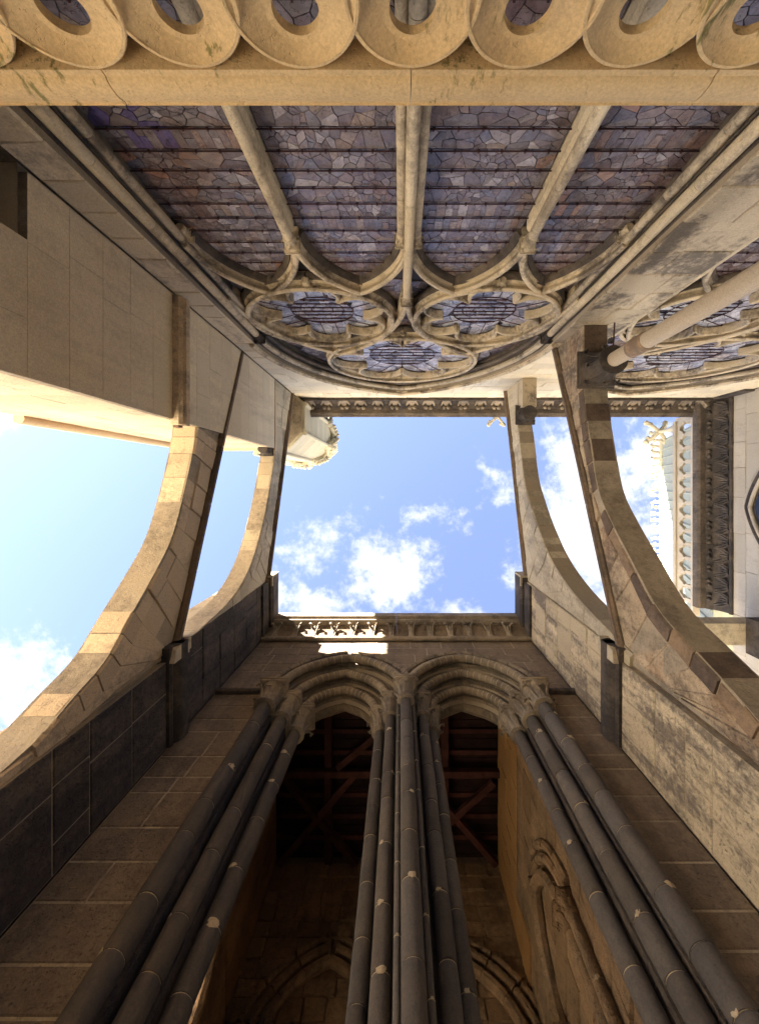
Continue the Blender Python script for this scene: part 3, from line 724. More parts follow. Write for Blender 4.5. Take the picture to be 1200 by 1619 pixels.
# ------------------------------------------------------------------ flying buttresses
def interp(pts, y):
    for (a, za), (b, zb) in zip(pts, pts[1:]):
        if a <= y <= b: return za+(zb-za)*(y-a)/(b-a)
    return pts[-1][1]
def smooth_curve(pts, n):
    out = []; m = len(pts)
    for i in range(n+1):
        t = i/n*(m-1); k = min(int(t), m-2); f = t-k
        p0, p1, p2, p3 = pts[max(0, k-1)], pts[k], pts[k+1], pts[min(m-1, k+2)]
        out.append(tuple(.5*(2*b+(c-a)*f+(2*a-5*b+4*c-d)*f*f+(3*b-a-3*c+d)*f**3) for a, b, c, d in zip(p0, p1, p2, p3)))
    return out
def flyer(label, curve, x_face, x_back, cope, mat, soffit, y_start, cope_start, vmat=None, vd=.36, nv=17, seed=0, cmat=COPE, body_to_wall=True, rough=.014):
    """x_face is the side seen from the camera; cope = ((y,z),(y,z)) underside of the straight coping"""
    rr = random.Random(seed); sg = 1 if x_face > x_back else -1
    t = thing('flying_buttress', label, 'flying buttress', ((x_face+x_back)/2, .5, 3.), 'stone flying buttresses between nave and tower')
    cz = lambda y: cope[0][1]+(cope[1][1]-cope[0][1])*(y-cope[0][0])/(cope[1][0]-cope[0][0])
    c = smooth_curve(curve, nv*2); n = len(c); ext = []
    for i in range(n):
        a, b = c[max(0, i-1)], c[min(n-1, i+1)]; ty, tz = b[0]-a[0], b[1]-a[1]; l = math.hypot(ty, tz); ny, nz = -tz/l, ty/l
        ny, nz = (ny, nz) if nz > 0 else (-ny, -nz)
        d = vd*rr.uniform(.92, 1.1) if i % 2 == 0 else vd
        y, z = c[i][0]+ny*d, c[i][1]+nz*d
        if z > cz(y)-.03: 
            z = max(c[i][1]+.04, cz(y)-.03)
        ext.append((y, z))
    # the face in the YZ plane is the full wedge; the voussoir block carries face, intrados and back
    for k in range(nv):
        i = 2*k; inn = [Vector((c[i+j][0], c[i+j][1])) for j in range(3)]; ex = [Vector(ext[i+j]) for j in range(3)]
        g = .009
        d0 = (inn[1]-inn[0]).normalized()*g; inn[0] = inn[0]+d0; ex[0] = ex[0]+d0; d1 = (inn[1]-inn[2]).normalized()*g; inn[2] = inn[2]+d1; ex[2] = ex[2]+d1
        j = rr.uniform(-rough, rough); xf = x_face+sg*j; xb = x_back-sg*rr.uniform(-.01, .01)
        rec = rr.uniform(0, rough*1.2); cc = .018+rr.uniform(0, .03)
        mid = [(inn[q]*.999) for q in range(3)]
        up = [(ex[q]-inn[q]).normalized() for q in range(3)]
        sec = []
        for q in range(3):
            p, e, u = inn[q]+up[q]*rec, ex[q], up[q]
            sec.append([(xf-sg*cc, p), (xf, p+u*cc), (xf, e), (xb, e), (xb, p+u*cc), (xb+sg*cc, p)])
        vs = [(x_, v.x, v.y) for s_ in sec for x_, v in s_]; fs = []
        for q in range(2):
            for r_ in range(6): fs.append((q*6+r_, q*6+(r_+1) % 6, (q+1)*6+(r_+1) % 6, (q+1)*6+r_))
        fs += [tuple(range(6))[::-1], tuple(range(12, 18))]
        mb = MB(); mb.add(vs, fs); mb.build('voussoir', (vmat(k) if callable(vmat) else vmat or mat), t)
    # mortar core just inside
    core = MB(); ins = .012
    lowc = [(y, z+ins) for y, z in c]; topc = [(y, max(cz(y), z+.05)) for y, z in c]
    if y_start > cope_start: lowc = [(cope_start, soffit+ins)]+[(y_start-.001, soffit+ins)]+lowc; topc = [(cope_start, cz(cope_start)), (y_start-.001, cz(y_start))]+topc
    vs = []
    for (y, z), (y2, z2) in zip(lowc, topc): vs += [(x_face-sg*.014, y, z), (x_face-sg*.014, y, z2), (x_back+sg*.012, y, z2), (x_back+sg*.012, y, z)]
    m = len(lowc); fs = []
    for q in range(m-1):
        for r_ in range(4): fs.append((q*4+r_, q*4+(r_+1) % 4, q*4+4+(r_+1) % 4, q*4+4+r_))
    fs += [(0, 1, 2, 3), tuple(range(m*4-4, m*4))[::-1]]
    core.add(vs, fs); core.build('rubble_core', MORTAR, t)
    # spandrel stones, both sides
    for xs, nx in ((x_face, sg), (x_back, -sg)):
        slope = (cope[1][1]-cope[0][1])/(cope[1][0]-cope[0][0])
        def strip(B0, B1, T0, T1):
            h = max((T0-B0).length, (T1-B1).length)
            if h < .05: return
            rows = max(1, min(3, round(h/.75)))
            for r_ in range(rows):
                f0, f1 = r_/rows, (r_+1)/rows
                q = [B0.lerp(T0, f0), B1.lerp(T1, f0), B1.lerp(T1, f1), B0.lerp(T0, f1)]
                if (q[3]-q[0]).length < .012: q = [q[0], q[1], q[2]]
                elif (q[2]-q[1]).length < .012: q = [q[0], q[1], q[3]]
                c_ = sum(q, Vector((0, 0)))/len(q)
                q = [p+(c_-p)*min(.4, .008/max(.02, (c_-p).length)) for p in q]
                stone(t, [Vector((xs, p.x, p.y)) for p in q], (nx, 0, 0), .03, .012, mat, 'stone', rough*.8)
        def topof(i):
            p = Vector(ext[i]); d = p-Vector(c[i]); d = d.normalized() if d.length > .05 else Vector((0, 1))
            den = d.y-slope*d.x; tt = (cz(p.x)-p.y)/den if abs(den) > .05 else 0
            q = p+d*max(0, tt); 
            if q.x > 2.3: q = Vector((2.3, min(cz(2.3), q.y)))
            return q
        if y_start > cope_start:
            k = max(1, round((y_start-cope_start)/.5))
            for i in range(k):
                y0 = cope_start+(y_start-cope_start)*i/k; y1 = cope_start+(y_start-cope_start)*(i+1)/k
                strip(Vector((y0, soffit)), Vector((y1, soffit)), Vector((y0, cz(y0))), Vector((y1, cz(y1))) if i < k-1 else topof(0))
        i = 0
        while i < n-1:
            j = min(n-1, i+2)
            strip(Vector(ext[i]), Vector(ext[j]), topof(i), topof(j))
            i = j
    if y_start > cope_start:
        k = max(1, round((y_start-cope_start)/.45))
        for i in range(k):
            y0 = cope_start+(y_start-cope_start)*i/k; y1 = cope_start+(y_start-cope_start)*(i+1)/k
            stone(t, [Vector((x_face-sg*.01, y0+.004, soffit)), Vector((x_face-sg*.01, y1-.004, soffit)), Vector((x_back+sg*.01, y1-.004, soffit)), Vector((x_back+sg*.01, y0+.004, soffit))], (0, 0, -1), .011, .01, vmat(0) if callable(vmat) else vmat or mat, 'springer_stone')
    # coping stones
    (ya, za), (yb, zb) = cope; k = 5; o = .07
    for i in range(k):
        f0, f1 = i/k, (i+1)/k; y0, y1 = ya+(yb-ya)*f0+.003, ya+(yb-ya)*f1-.003
        xa, xb = x_face+sg*o, x_back-sg*o; mid = (x_face+x_back)/2
        vs = []
        for y in (y0, y1):
            z = cz(y); vs += [(xa-sg*.05, y, z+.003), (xa-sg*.02, y, z+.03), (xa, y, z+.035), (xa, y, z+.11), (mid, y, z+.22), (xb, y, z+.11), (xb, y, z+.035), (xb+sg*.05, y, z+.003)]
        mb = MB(); mb.add(vs, [tuple(range(8))[::-1], tuple(range(8, 16))]+[(q, (q+1) % 8, (q+1) % 8+8, q+8) for q in range(8)]); mb.build('coping_stone', cmat, t)
    return t
LOW = [(-.9, 6.50), (-.5, 6.39), (.19, 6.10), (.77, 5.78), (1.2, 5.34), (1.6, 4.86), (1.9, 4.5), (2.08, 4.05), (2.26, 3.55), (2.36, 2.7)]
UPL = [(-.9, 10.52), (-.5, 10.35), (.2, 9.98), (.87, 9.56), (1.35, 9.15), (1.7, 8.75), (2.0, 8.2), (2.2, 7.4), (2.3, 6.2)]
LOWR = [(-1.58, 6.86), (-1.1, 6.75), (-.6, 6.6), (.1, 6.35), (.55, 5.95), (.95, 5.5), (1.46, 4.9), (1.7, 4.3), (1.9, 3.75), (2.05, 3.4), (2.36, 2.6)]
UPR = [(-1.5, 10.62), (-1.0, 10.42), (-.08, 10.05), (.5, 9.55), (1.01, 8.98), (1.5, 8.25), (1.85, 7.35), (2.05, 6.4), (2.2, 5.4)]
flyer('lower left flying buttress with sunlit warm underside joining the restored pier', LOW, -3.16, -3.55, ((-2.62, 8.2), (2.3, 5.78)), FLYL, 6.5, -.9, -.9, None, vd=.26, seed=1, rough=.018)
flyer('upper left flying buttress, slimmer, rising above the warm lower one', UPL, -3.12, -3.5, ((-2.62, 12.0), (2.3, 9.72)), FLYU, 10.52, -.9, -2.62, seed=2, vd=.3)
flyer('lower right flying buttress, blackened at its top and brown stone below, by the round column', LOWR, 3.02, 3.42, ((-2.62, 8.0), (2.3, 5.55)), FLYR, 6.86, -1.58, -2.62, lambda k: (FLYD if k < 7 or k in (9, 10, 12) else FLYV), vd=.20, seed=3, rough=.022)
flyer('upper right flying buttress of pale blocks between the two patches of sky', UPR, 3.0, 3.38, ((-2.62, 11.7), (2.3, 9.75)), FLYU, 10.62, -1.5, -2.62, seed=4, vd=.3)

# round column under the right flyer
rc = thing('round_column', 'smooth free standing round column with a worn ring under a black carved capital', 'column', (3.2, -1.86, -1.6))
MB().lathe([(.112, -1.6), (.108, 5.38)], 28, (3.2, -1.86, 0)).build('column_shaft', COLM, rc, 60)
MB().lathe([(.112, 5.385), (.124, 5.40), (.12, 5.5), (.128, 5.6), (.124, 5.74), (.112, 5.76)], 24, (3.2, -1.86, 0)).build('annulet', RUSTY, rc, 60)
MB().lathe([(.108, 5.765), (.108, 6.3)], 24, (3.2, -1.86, 0)).build('upper_shaft', COLM, rc, 60)
capital(rc, 3.2, -1.86, 6.22, .17, .62, CARV, key='col')
rod = MB().tube([(3.46, -2.6, 6.72), (3.46, -1.95, 6.80)], .012, 6).build('iron_rod', IRON); rod['label'] = 'thin iron tie rod beside the black capital of the round column'; rod['category'] = 'rod'
cb = thing('carved_corbel', 'small black carved corbel under the upper right flying buttress', 'corbel', (3.2, -1.9, 10.2))
capital(cb, 3.18, -1.75, 10.2, .14, .4, CARV, key='cb2'); MB().box(3.02, 3.36, -2.6, -1.9, 10.25, 10.6).build('bracket', PIERST, cb)

# ------------------------------------------------------------------ tower with twin arches
TY = 3.53; TL, TR = -3.1, 2.95
tw = thing('tower_wall', 'brown tower wall above the twin pointed arches', 'wall', (0, TY, -1.6))
AL = (-1.02, 1.08, 1.36); AR = (1.195, 1.075, 1.36); TS = 7.06; HD = .19
wl_ = pw(AL[1]+HD, AL[2]+.2); ap = TS+AL[2]+.2
sp = [(-1.6, TS, TL, -2.22), (-1.6, TS, 2.37, TR),
      (TS, ap, TL, lambda v: AL[0]-wl_(v-TS)), (TS, ap, lambda v: min(AL[0]+wl_(v-TS), 99), lambda v: AR[0]-wl_(v-TS)), (TS, ap, lambda v: AR[0]+wl_(v-TS), TR), (ap, 9.32, TL, TR)]
ashlar(tw, (0, TY, 0), (1, 0, 0), (0, 0, 1), (0, -1, 0), sp, .40, .75, TOWER, mortar=MORTAR, seed=31, samples=3, jit=.0025, gap=.022, chvar=.2, backing=.006, chamf=.009)
# stepped jamb cores, solid above arches
def pris(poly, z0, z1, name, mat, par): return MB().prism(poly, lambda a, b, d: (a, b, d), z0, z1).build(name, mat, par)
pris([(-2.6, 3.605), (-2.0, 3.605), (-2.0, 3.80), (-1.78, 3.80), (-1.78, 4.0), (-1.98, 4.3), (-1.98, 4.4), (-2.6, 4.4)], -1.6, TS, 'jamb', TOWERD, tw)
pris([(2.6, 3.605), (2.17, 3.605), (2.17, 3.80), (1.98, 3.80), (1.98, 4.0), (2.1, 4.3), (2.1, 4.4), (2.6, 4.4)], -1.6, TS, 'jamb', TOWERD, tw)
up = MB()
for s_, cx, ex in ((-1, -1.06, -3.6), (1, -1.06, .09), (-1, 1.2, .09), (1, 1.2, 3.4)):
    for i in range(12):
        z0 = TS+(ap-TS)*i/12; z1 = TS+(ap-TS)*(i+1)/12
        f = pw(.76, .98)
        xa, xb = cx+s_*f(z0-TS), cx+s_*f(z1-TS)
        if (xa-ex)*s_ > 0: xa = ex
        if (xb-ex)*s_ > 0: xb = ex
        up.prism([(ex, z0), (xa, z0), (xb, z1), (ex, z1)], lambda a, b, d: (a, d, b), 4.22, 4.42)
up.box(-3.6, 3.4, 3.62, 4.42, ap, 10.2)
up.build('wall_core', TOWER, tw)
MB().box(-3.6, -2.6, 3.62, 4.42, -1.6, ap).build('wall_core', TOWER, tw); MB().box(2.6, 3.4, 3.62, 4.42, -1.6, ap).build('wall_core', TOWER, tw)
# arch orders cut into voussoirs
orders = [((-2.11, .07), (.12, 2.27), 3.52, 1.36, .08), ((-1.90, -.20), (.33, 2.08), 3.72, 1.12, .075), ((-1.72, -.40), (.50, 1.90), 3.92, .88, .07)]
for oi_, (l, r_, Y, h, rad) in enumerate(orders):
    for a, b in (l, r_):
        cx, s = (a+b)/2, (b-a)/2; P = [(x_, Y, z_) for x_, z_ in pointed(cx, TS, s, h, 24)]
        moulding(tw, P, circ(rad, 10), ARCHR, 'voussoir', cut=2, gap=.016)
        MB().sweep(P, circ(rad*.965, 10)).build('joint_mortar', CHIP, tw)
        moulding(tw, P, [(-.02, .11), (.05, .13), (.11, .08), (.13, .0), (.17, .0), (.17, .36), (-.075, .36), (-.085, .30), (-.06, .24), (-.02, .22)], ARCHST, 'soffit_stone', cut=3, gap=.008)
        MB().sweep(P, [(-.005, .125), (.12, .10), (.15, .03), (.15, .34), (-.06, .34), (-.05, .25)]).build('joint_mortar', MORTAR, tw)
        if oi_ == 0:
            moulding(tw, P, [(.11, -.06), (.16, -.085), (.205, -.06), (.21, .0), (.21, .1), (.12, .1)], ARCHST, 'hood_stone', cut=3, gap=.008)
# cornice of the tower
tc = thing('tower_cornice', 'weathered tower cornice with hooked leaf crockets above the twin arches', 'cornice', (0, TY, 9.32))
for k in range(4):
    a, b = TL+(TR-TL)*k/4+.003, TL+(TR-TL)*(k+1)/4-.003
    MB().tube([(a, TY-.05, 9.36), (b, TY-.05, 9.36)], .055, 10).build('roll_moulding', CARVT, tc, 60)
    MB().prism([(3.6, 9.38), (3.50, 9.38), (3.47, 9.5), (3.42, 9.68), (3.33, 9.84), (3.6, 9.84)], lambda p, q, d: (d, p, q), a, b).build('frieze_block', TOWER, tc)
    MB().prism([(3.6, 9.845), (3.26, 9.845), (3.22, 9.87), (3.22, 9.93), (3.27, 9.96), (3.17, 10.0), (3.17, 10.24), (3.6, 10.3)], lambda p, q, d: (d, p, q), a, b).build('slab', CARVT, tc)
cm = MB()
for k in (-1, 1):
    cm.tube([(k*.02, -.02, 0), (k*.03, -.06, .14), (k*.045, -.12, .28), (k*.075, -.2, .37), (k*.11, -.235, .36), (k*.10, -.235, .315), (k*.07, -.225, .32)], [.045, .03, .028, .028, .03, .026, .018], 6)
    cm.tube([(k*.09, -.02, -.01), (k*.05, -.04, .10), (k*.03, -.09, .22)], [.03, .025, .015], 5)
cm.tube([(0, -.02, 0), (0, -.1, .2), (0, -.18, .33)], [.03, .025, .02], 5)
crk = cm.mesh('crocket', CARVT, 50, False)[0]
for k in range(13):
    link('crocket', crk, tc, (-2.86+.447*k*1.0, 3.50, 9.41), (R.uniform(.92, 1.1), 1, R.uniform(.95, 1.05)), (0, 0, R.uniform(-.08, .08)))
# imposts
for a, b in ((TL+.01, -2.3), (2.44, TR-.01)):
    MB().prism([(3.53, 6.98), (3.47, 6.99), (3.45, 7.02), (3.45, 7.055), (3.53, 7.075)], lambda p, q, d: (d, p, q), a, b).build('impost', TOWERD, tw)
# clustered piers
def cluster(label, shafts, seed, mat=SHAFT):
    cp = thing('clustered_pier', label, 'pier', (shafts[0][0], shafts[0][1], -1.6), 'clustered shafts carrying the twin arches')
    for i, (x, y, r) in enumerate(shafts):
        ct = 6.55; shaft(cp, x, y, r, -1.6, ct+.02, mat, .5, CHIP, seed*10+i); capital(cp, x, y, ct-.06, r*1.25, .56, CARVT, key='t')
    return cp
cluster('left group of dark clustered shafts stepping into the left arch', [(-2.11, 3.50, .108), (-1.86, 3.70, .10), (-1.65, 3.92, .10)], 1, SHAFTD)
cluster('right group of dark clustered shafts with pale chips beside the streaked buttress', [(2.26, 3.50, .11), (2.065, 3.70, .10), (1.866, 3.92, .092)], 2)
cc_ = cluster('slender middle clustered pier of grey shafts between the two arches', [(.095, 3.40, .086), (-.14, 3.66, .078), (.36, 3.66, .078), (-.315, 3.90, .078), (.51, 3.90, .078)], 3)
pris([(.005, 3.47), (.185, 3.47), (.19, 3.72), (.43, 3.72), (.43, 3.95), (.57, 3.98), (.55, 4.4), (-.36, 4.4), (-.38, 3.98), (-.22, 3.95), (-.22, 3.72), (0, 3.72)], -1.6, TS, 'pier_core', SHAFT, cc_)
for k, (sx, sy) in enumerate(((-.02, 3.46), (.21, 3.47))): shaft(cc_, sx, sy, .03, -1.6, 6.6, SHAFT, .6, CHIP, 70+k, 8, 'fillet')
for k, (x, y) in enumerate(((-2.19, 3.60), (-1.975, 3.70), (-1.80, 3.97))): pass

# buttresses of the tower, left and right
def butt(label, sg, xf, xo, mat, matlow, seed, mortar=MORTAR):
    b = thing('tower_buttress', label, 'buttress', ((xf+xo)/2, 2.9, -1.6), 'buttresses flanking the tower arches')
    N = (sg, 0, 0)
    ashlar(b, (xf, 0, 0), (0, 1, 0), (0, 0, 1), N, [(5.95, 9.7, 2.28, 3.52)], .62, .42, mat, seed=seed, mortar=mortar, jit=.008)
    ashlar(b, (xf, 0, 0), (0, 1, 0), (0, 0, 1), N, [(-1.6, 5.55, 2.38, 3.52)], .62, .5, matlow, seed=seed+1, mortar=mortar, jit=.0035, chvar=.3, gap=.012, backing=.007)
    MB().box(*sorted((xf-sg*.085, xo)), 2.36, 4.6, 5.5, 10.3).build('buttress_core', mat, b); MB().box(*sorted((xf-sg*.085, xo)), 2.46, 4.6, -1.6, 5.5).build('buttress_core', matlow, b)
    lo, hi = sorted((xf-sg*.067, xo))
    ashlar(b, (0, 2.28, 0), (1, 0, 0), (0, 0, 1), (0, -1, 0), [(5.95, 9.7, lo, hi)], .5, .5, FLYU, seed=seed+2, mortar=mortar)
    ashlar(b, (0, 2.38, 0), (1, 0, 0), (0, 0, 1), (0, -1, 0), [(-1.6, 5.55, lo, hi)], .5, .5, FLYL, seed=seed+3, mortar=mortar)
    q = lambda p, z, d: (xf+sg*p, d, z)
    MB().prism([(-.1, 5.56), (.03, 5.56), (.05, 5.6), (.03, 5.66), (.08, 5.70), (.11, 5.76), (.11, 5.9), (.0, 5.96), (-.1, 5.96)], q, 2.2, 3.52).build('string_course', CARV, b, 30)
    lo, hi = sorted((xf+sg*.10, xo-sg*.1))
    MB().prism([(2.4, 5.56), (2.23, 5.6), (2.2, 5.76), (2.2, 5.9), (2.28, 5.96), (2.4, 5.96)], lambda p, z, d: (d, p, z), lo, hi).build('string_return', FLYU, b)
    MB().prism([(-.1, 9.34), (.05, 9.34), (.06, 9.4), (-.0, 9.46), (.04, 9.75), (-.1, 9.75)], q, 2.3, 3.45).build('cornice_frieze', CARV, b)
    MB().prism([(-.1, 9.76), (.08, 9.78), (.13, 9.85), (.13, 10.22), (-.1, 10.3)], q, 2.2, 3.45).build('cornice_slab', CARV, b)
    lo, hi = sorted((xf+sg*.09, xo))
    MB().box(lo, hi, 2.19, 2.37, 5.965, 6.03).build('string_cap', FLYU, b)
    lo, hi = sorted((xf+sg*.12, xo-sg*.14))
    MB().box(lo, hi, 2.16, 2.4, 9.78, 10.28).build('cornice_slab', FLYU, b)
    return b
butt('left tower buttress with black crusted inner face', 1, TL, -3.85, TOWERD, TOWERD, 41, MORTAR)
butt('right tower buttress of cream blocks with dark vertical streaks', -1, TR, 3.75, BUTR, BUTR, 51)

# tower interior
ti = thing('tower_interior', 'dim inner walls of the tower seen through the arches', 'wall', (0, 6.5, -1.6))
IW0, IW1, IYB, ICZ = -2.6, 2.08, 8.0, 8.8
ashlar(ti, (0, IYB, 0), (1, 0, 0), (0, 0, 1), (0, -1, 0), [(5.6, ICZ, IW0, IW1)], .29, .48, INNER, seed=61, mortar=MORTAR_D, jit=.02, gap=.014, chvar=.15)
ashlar(ti, (IW1, 0, 0), (0, 1, 0), (0, 0, 1), (-1, 0, 0), [(-1.6, 3.0, 4.42, IYB), (3.0, 7.4, 4.42, IYB)], .36, .6, INNER, seed=62, mortar=MORTAR_D, jit=.012, gap=.012)
ashlar(ti, (IW0, 0, 0), (0, 1, 0), (0, 0, 1), (1, 0, 0), [(5.75, ICZ, 4.42, IYB), (-1.6, 5.75, 6.45, IYB), (-1.6, 5.75, 4.42, 5.0), (-1.6, 1.2, 5.0, 6.45)], .5, .9, INNER, seed=63, mortar=MORTAR_D, jit=.012, gap=.012)
ashlar(ti, (IW1-.02, 0, 0), (0, 1, 0), (0, 0, 1), (-1, 0, 0), [(7.4, ICZ, 4.42, IYB), (6.6, 7.4, 7.3, IYB)], .36, .6, OCHRE, seed=67, mortar=MORTAR_D, jit=.008, gap=.01)
bk = MB(); bk.box(-3.6, 3.4, IYB+.06, IYB+.8, -1.6, 11.4); bk.box(IW1+.06, 3.4, 4.42, IYB+.06, -1.6, 11.4)
bk.box(-3.6, IW0-.06, 4.42, 5.0, -1.6, 11.4); bk.box(-3.6, IW0-.06, 6.45, IYB+.06, -1.6, 11.4); bk.box(-3.6, IW0-.06, 5.0, 6.45, 5.75, 11.4); bk.box(-3.6, IW0-.06, 5.0, 6.45, -1.6, 1.2)
bk.box(-3.6, 3.4, 4.42, IYB+.06, ICZ+.4, 11.4)
bk.build('outer_mass', TOWER, ti)
for cx in (-1.15, .95):
    P = [(x_, IYB-.05, z_) for x_, z_ in pointed(cx, 5.6, .95, 1.35, 16)]
    for a, rd in ((0, .085), (.2, .07), (.36, .05)):
        moulding(ti, P, circ(rd, 8, a, 0), INNER, 'blind_arch', cut=4, gap=.012)
ashlar(ti, (0, IYB, 0), (1, 0, 0), (0, 0, 1), (0, -1, 0), [(-1.6, 5.6, IW0, IW1)], .6, 1.2, INNER, seed=66, mortar=MORTAR_D)
# wall arcade on the side walls: shafts and an arch head
for x, sg, y0, y1, zt in ((IW1-.06, -1, 5.25, 6.75, 6.0), (IW0+.06, 1, 4.9, 6.6, 5.75)):
    cy, hs = (y0+y1)/2, (y1-y0)/2
    P = [(x, a, b) for a, b in pointed(cy, zt-.9, hs, 1.1, 12)]
    for a, rd in ((0, .09), (.2, .07), (.36, .06)):
        moulding(ti, P, circ(rd, 8, a, -.04*sg if a else 0), INNER, 'arcade_arch', axis=(1, 0, 0), cut=3, gap=.01, flip=-1)
    for y in (y0, y1):
        for dy, rd in ((0, .09), (.2 if y == y1 else -.2, .07)):
            shaft(ti, x, y+dy, rd, -1.6, zt-.95, SHAFTD if sg > 0 else INNER, .7, MORTAR, int(100+x*3+y*7+dy*11), 12); capital(ti, x, y+dy, zt-1.15, rd, .26, INNER, key='i')
sill = MB().box(-2.75, -2.3, 5.9, 6.5, 1.2, 1.45).build('sill', NEWST, ti)
# ceiling
ce = thing('timber_ceiling', 'dark red brown timber ceiling with braced beams inside the tower', 'ceiling', (-.2, 6.3, ICZ))
y = 4.43
while y < IYB: MB().box(IW0, IW1, y+.006, min(y+.2, IYB)-.006, ICZ+.12, ICZ+.16).build('plank', PLANK, ce); y += .205
MB().box(IW0-.05, IW1+.05, 4.42, IYB, ICZ+.17, ICZ+.2).build('deck', PLANK, ce)
for k, (xa) in enumerate((-1.5, .95)): MB().bbox(xa-.075, xa+.075, 4.6, IYB, ICZ-.08, ICZ+.115, .01).build('beam', WOOD, ce)
for ya in (6.0,): MB().bbox(IW0, IW1, ya-.07, ya+.07, ICZ-.22, ICZ-.085, .01).build('beam', WOOD, ce)
for a, b in (((-2.5, 6.0), (-.9, 7.9)), ((-.9, 6.0), (-2.5, 7.9)), ((.3, 7.7), (1.95, 6.2)), ((.6, 6.3), (2., 7.9)), ((-1.3, 5.9), (-.2, 5.0))):
    MB().tube([(a[0], a[1], ICZ-.13), (b[0], b[1], ICZ-.13)], .085, 4).build('brace', WOOD, ce)
for k in range(7): MB().box(IW0, IW1, 4.75+k*.45, 4.84+k*.45, ICZ+.03, ICZ+.119).build('joist', WOOD, ce)

# ------------------------------------------------------------------ transept on the right
TX = 9.78
tr = thing('transept', 'white transept wall with an arched window and steep roof at the right edge', 'building', (TX, 1, -1.6))
SC_, SH, SRISE, SSP = .65, 2.1, 2.7, 9.1
sf = pw(SH, SRISE)
ashlar(tr, (TX, 0, 0), (0, 1, 0), (0, 0, 1), (-1, 0, 0), [(5.0, SSP, WY, SC_-SH), (5.0, SSP, SC_+SH, 5.6), (SSP, SSP+SRISE, WY, lambda v: SC_-sf(v-SSP)), (SSP, SSP+SRISE, lambda v: SC_+sf(v-SSP), 5.6), (SSP+SRISE, 12.25, WY, 5.6)], .42, 1.0, TRANS, seed=71, samples=3)
MB().box(TX+.09, TX+.6, WY-.5, 5.6, -1.6, 12.3).build('wall_core', MORTAR, tr)
P = [(TX-.01, a, b) for a, b in pointed(SC_, SSP, SH-.02, SRISE-.02, 20)]
for a, b, rd, mt in ((.12, 0, .05, TRANS), (0, .02, .06, CARV), (-.12, .05, .05, TRANS), (-.22, .08, .05, CARV)):
    moulding(tr, P, circ(rd, 8, a, b), mt, 'window_arch', axis=(1, 0, 0), cut=2, gap=.006, flip=1 if True else -1)
pl = MB().prism(pointed(SC_, SSP, SH-.2, SRISE-.25, 16)+[(SC_+SH-.2, 5), (SC_-SH+.2, 5)], lambda a, b, d: (d, a, b), TX+.03, TX+.085).build('window_glass', BLACKGLASS, tr)
for dy in (-1, 0, 1): MB().box(TX-.01, TX+.03, SC_+dy-.05, SC_+dy+.05, 5, 11.2-abs(dy)*.8).build('window_bar', TRANS, tr)
MB().box(TX-.005, TX+.085, WY, 5.6, -1.6, 4.98).build('wall_base', TRANS, tr)
tco = thing('transept_cornice', 'black foliate cornice along the transept wall at right', 'cornice', (TX, .5, 12.3))
Y0, Y1 = -2.55, 3.85
y = Y0
while y < Y1-.1:
    y2 = min(y+1.1, Y1)
    MB().tube([(TX-.02, y+.003, 12.28), (TX-.02, y2-.003, 12.28)], .06, 8).build('roll_moulding', CARV, tco, 60)
    MB().prism([(TX+.1, 12.34), (TX-.02, 12.34), (TX-.08, 12.55), (TX-.2, 12.75), (TX-.35, 12.85), (TX-.35, 12.88), (TX+.1, 12.88)], lambda p, q, d: (p, d, q), y+.003, y2-.003).build('frieze_block', CARV, tco)
    MB().prism([(TX+.1, 12.885), (TX-.5, 12.885), (TX-.56, 12.95), (TX-.56, 13.15), (TX-.45, 13.2), (TX+.1, 13.22)], lambda p, q, d: (p, d, q), y+.003, y2-.003).build('slab', DARKM, tco)
    y = y2
lm2 = MB(); hook(lm2, (0, 0, 0), (-1, 0, 0), (0, 0, 1), .50, .2)
for k in (-1, 1):
    lm2.tube([(0, k*.06, .0), (-.05, k*.15, .22), (-.16, k*.21, .38)], [.07, .06, .03], 5); lm2.tube([(0, k*.1, .0), (-.08, k*.2, .12), (-.2, k*.22, .24)], [.05, .04, .02], 5)
lm2 = lm2.mesh('leaf', CARV, 50, False)[0]
y = Y0+.3
while y < Y1-.1: link('leaf', lm2, tco, (TX-.03, y, 12.36), (1, R.uniform(.9, 1.1), 1)); y += .44
# mitre leaf turning the corner
link('leaf', leaf_me, cor, (9.35, -2.5, 12.745), (1.2, 1, 1), (0, 0, .8))
# parapet arcade
pa = thing('parapet', 'open parapet of small trefoil arches along the transept roof', 'parapet', (9.38, .8, 13.2))
PX = 9.38
MB().box(PX-.1, PX+.12, -2.1, 4.2, 13.22, 13.32).build('base_rail', TRANS, pa)
MB().prism([(PX-.12, 14.02), (PX-.14, 14.1), (PX-.1, 14.2), (PX+.14, 14.2), (PX+.14, 14.02)], lambda p, q, d: (p, d, q), -2.1, 4.2).build('top_rail', TRANS, pa)
am = MB()
hw = .225
pts = []
for i in range(13):
    a = PI*i/12; pts.append((-.12*math.cos(a), .47+.12*math.sin(a)))
tre = [(-.165, 0), (-.165, .30)]+[(-.10+.085*math.cos(t)-.02, .36+.085*math.sin(t)) for t in (PI*1.15, PI*.95, PI*.75, PI*.55)]+[(.0+.10*math.cos(t), .50+.10*math.sin(t)) for t in (PI*.95, PI*.75, PI*.5, PI*.25, PI*.05)]
tre += [(-x_, z_) for x_, z_ in tre[:6][::-1]]
vs = []
for x_, z_ in tre:
    zz = .70; ex = -hw if x_ < -.09 else hw if x_ > .09 else x_*2.2
    for dep in (-.06, .06): vs += [(dep, x_, z_), (dep, ex, z_ if abs(ex) == hw and z_ < .42 else zz)]
m = len(tre); fs = []
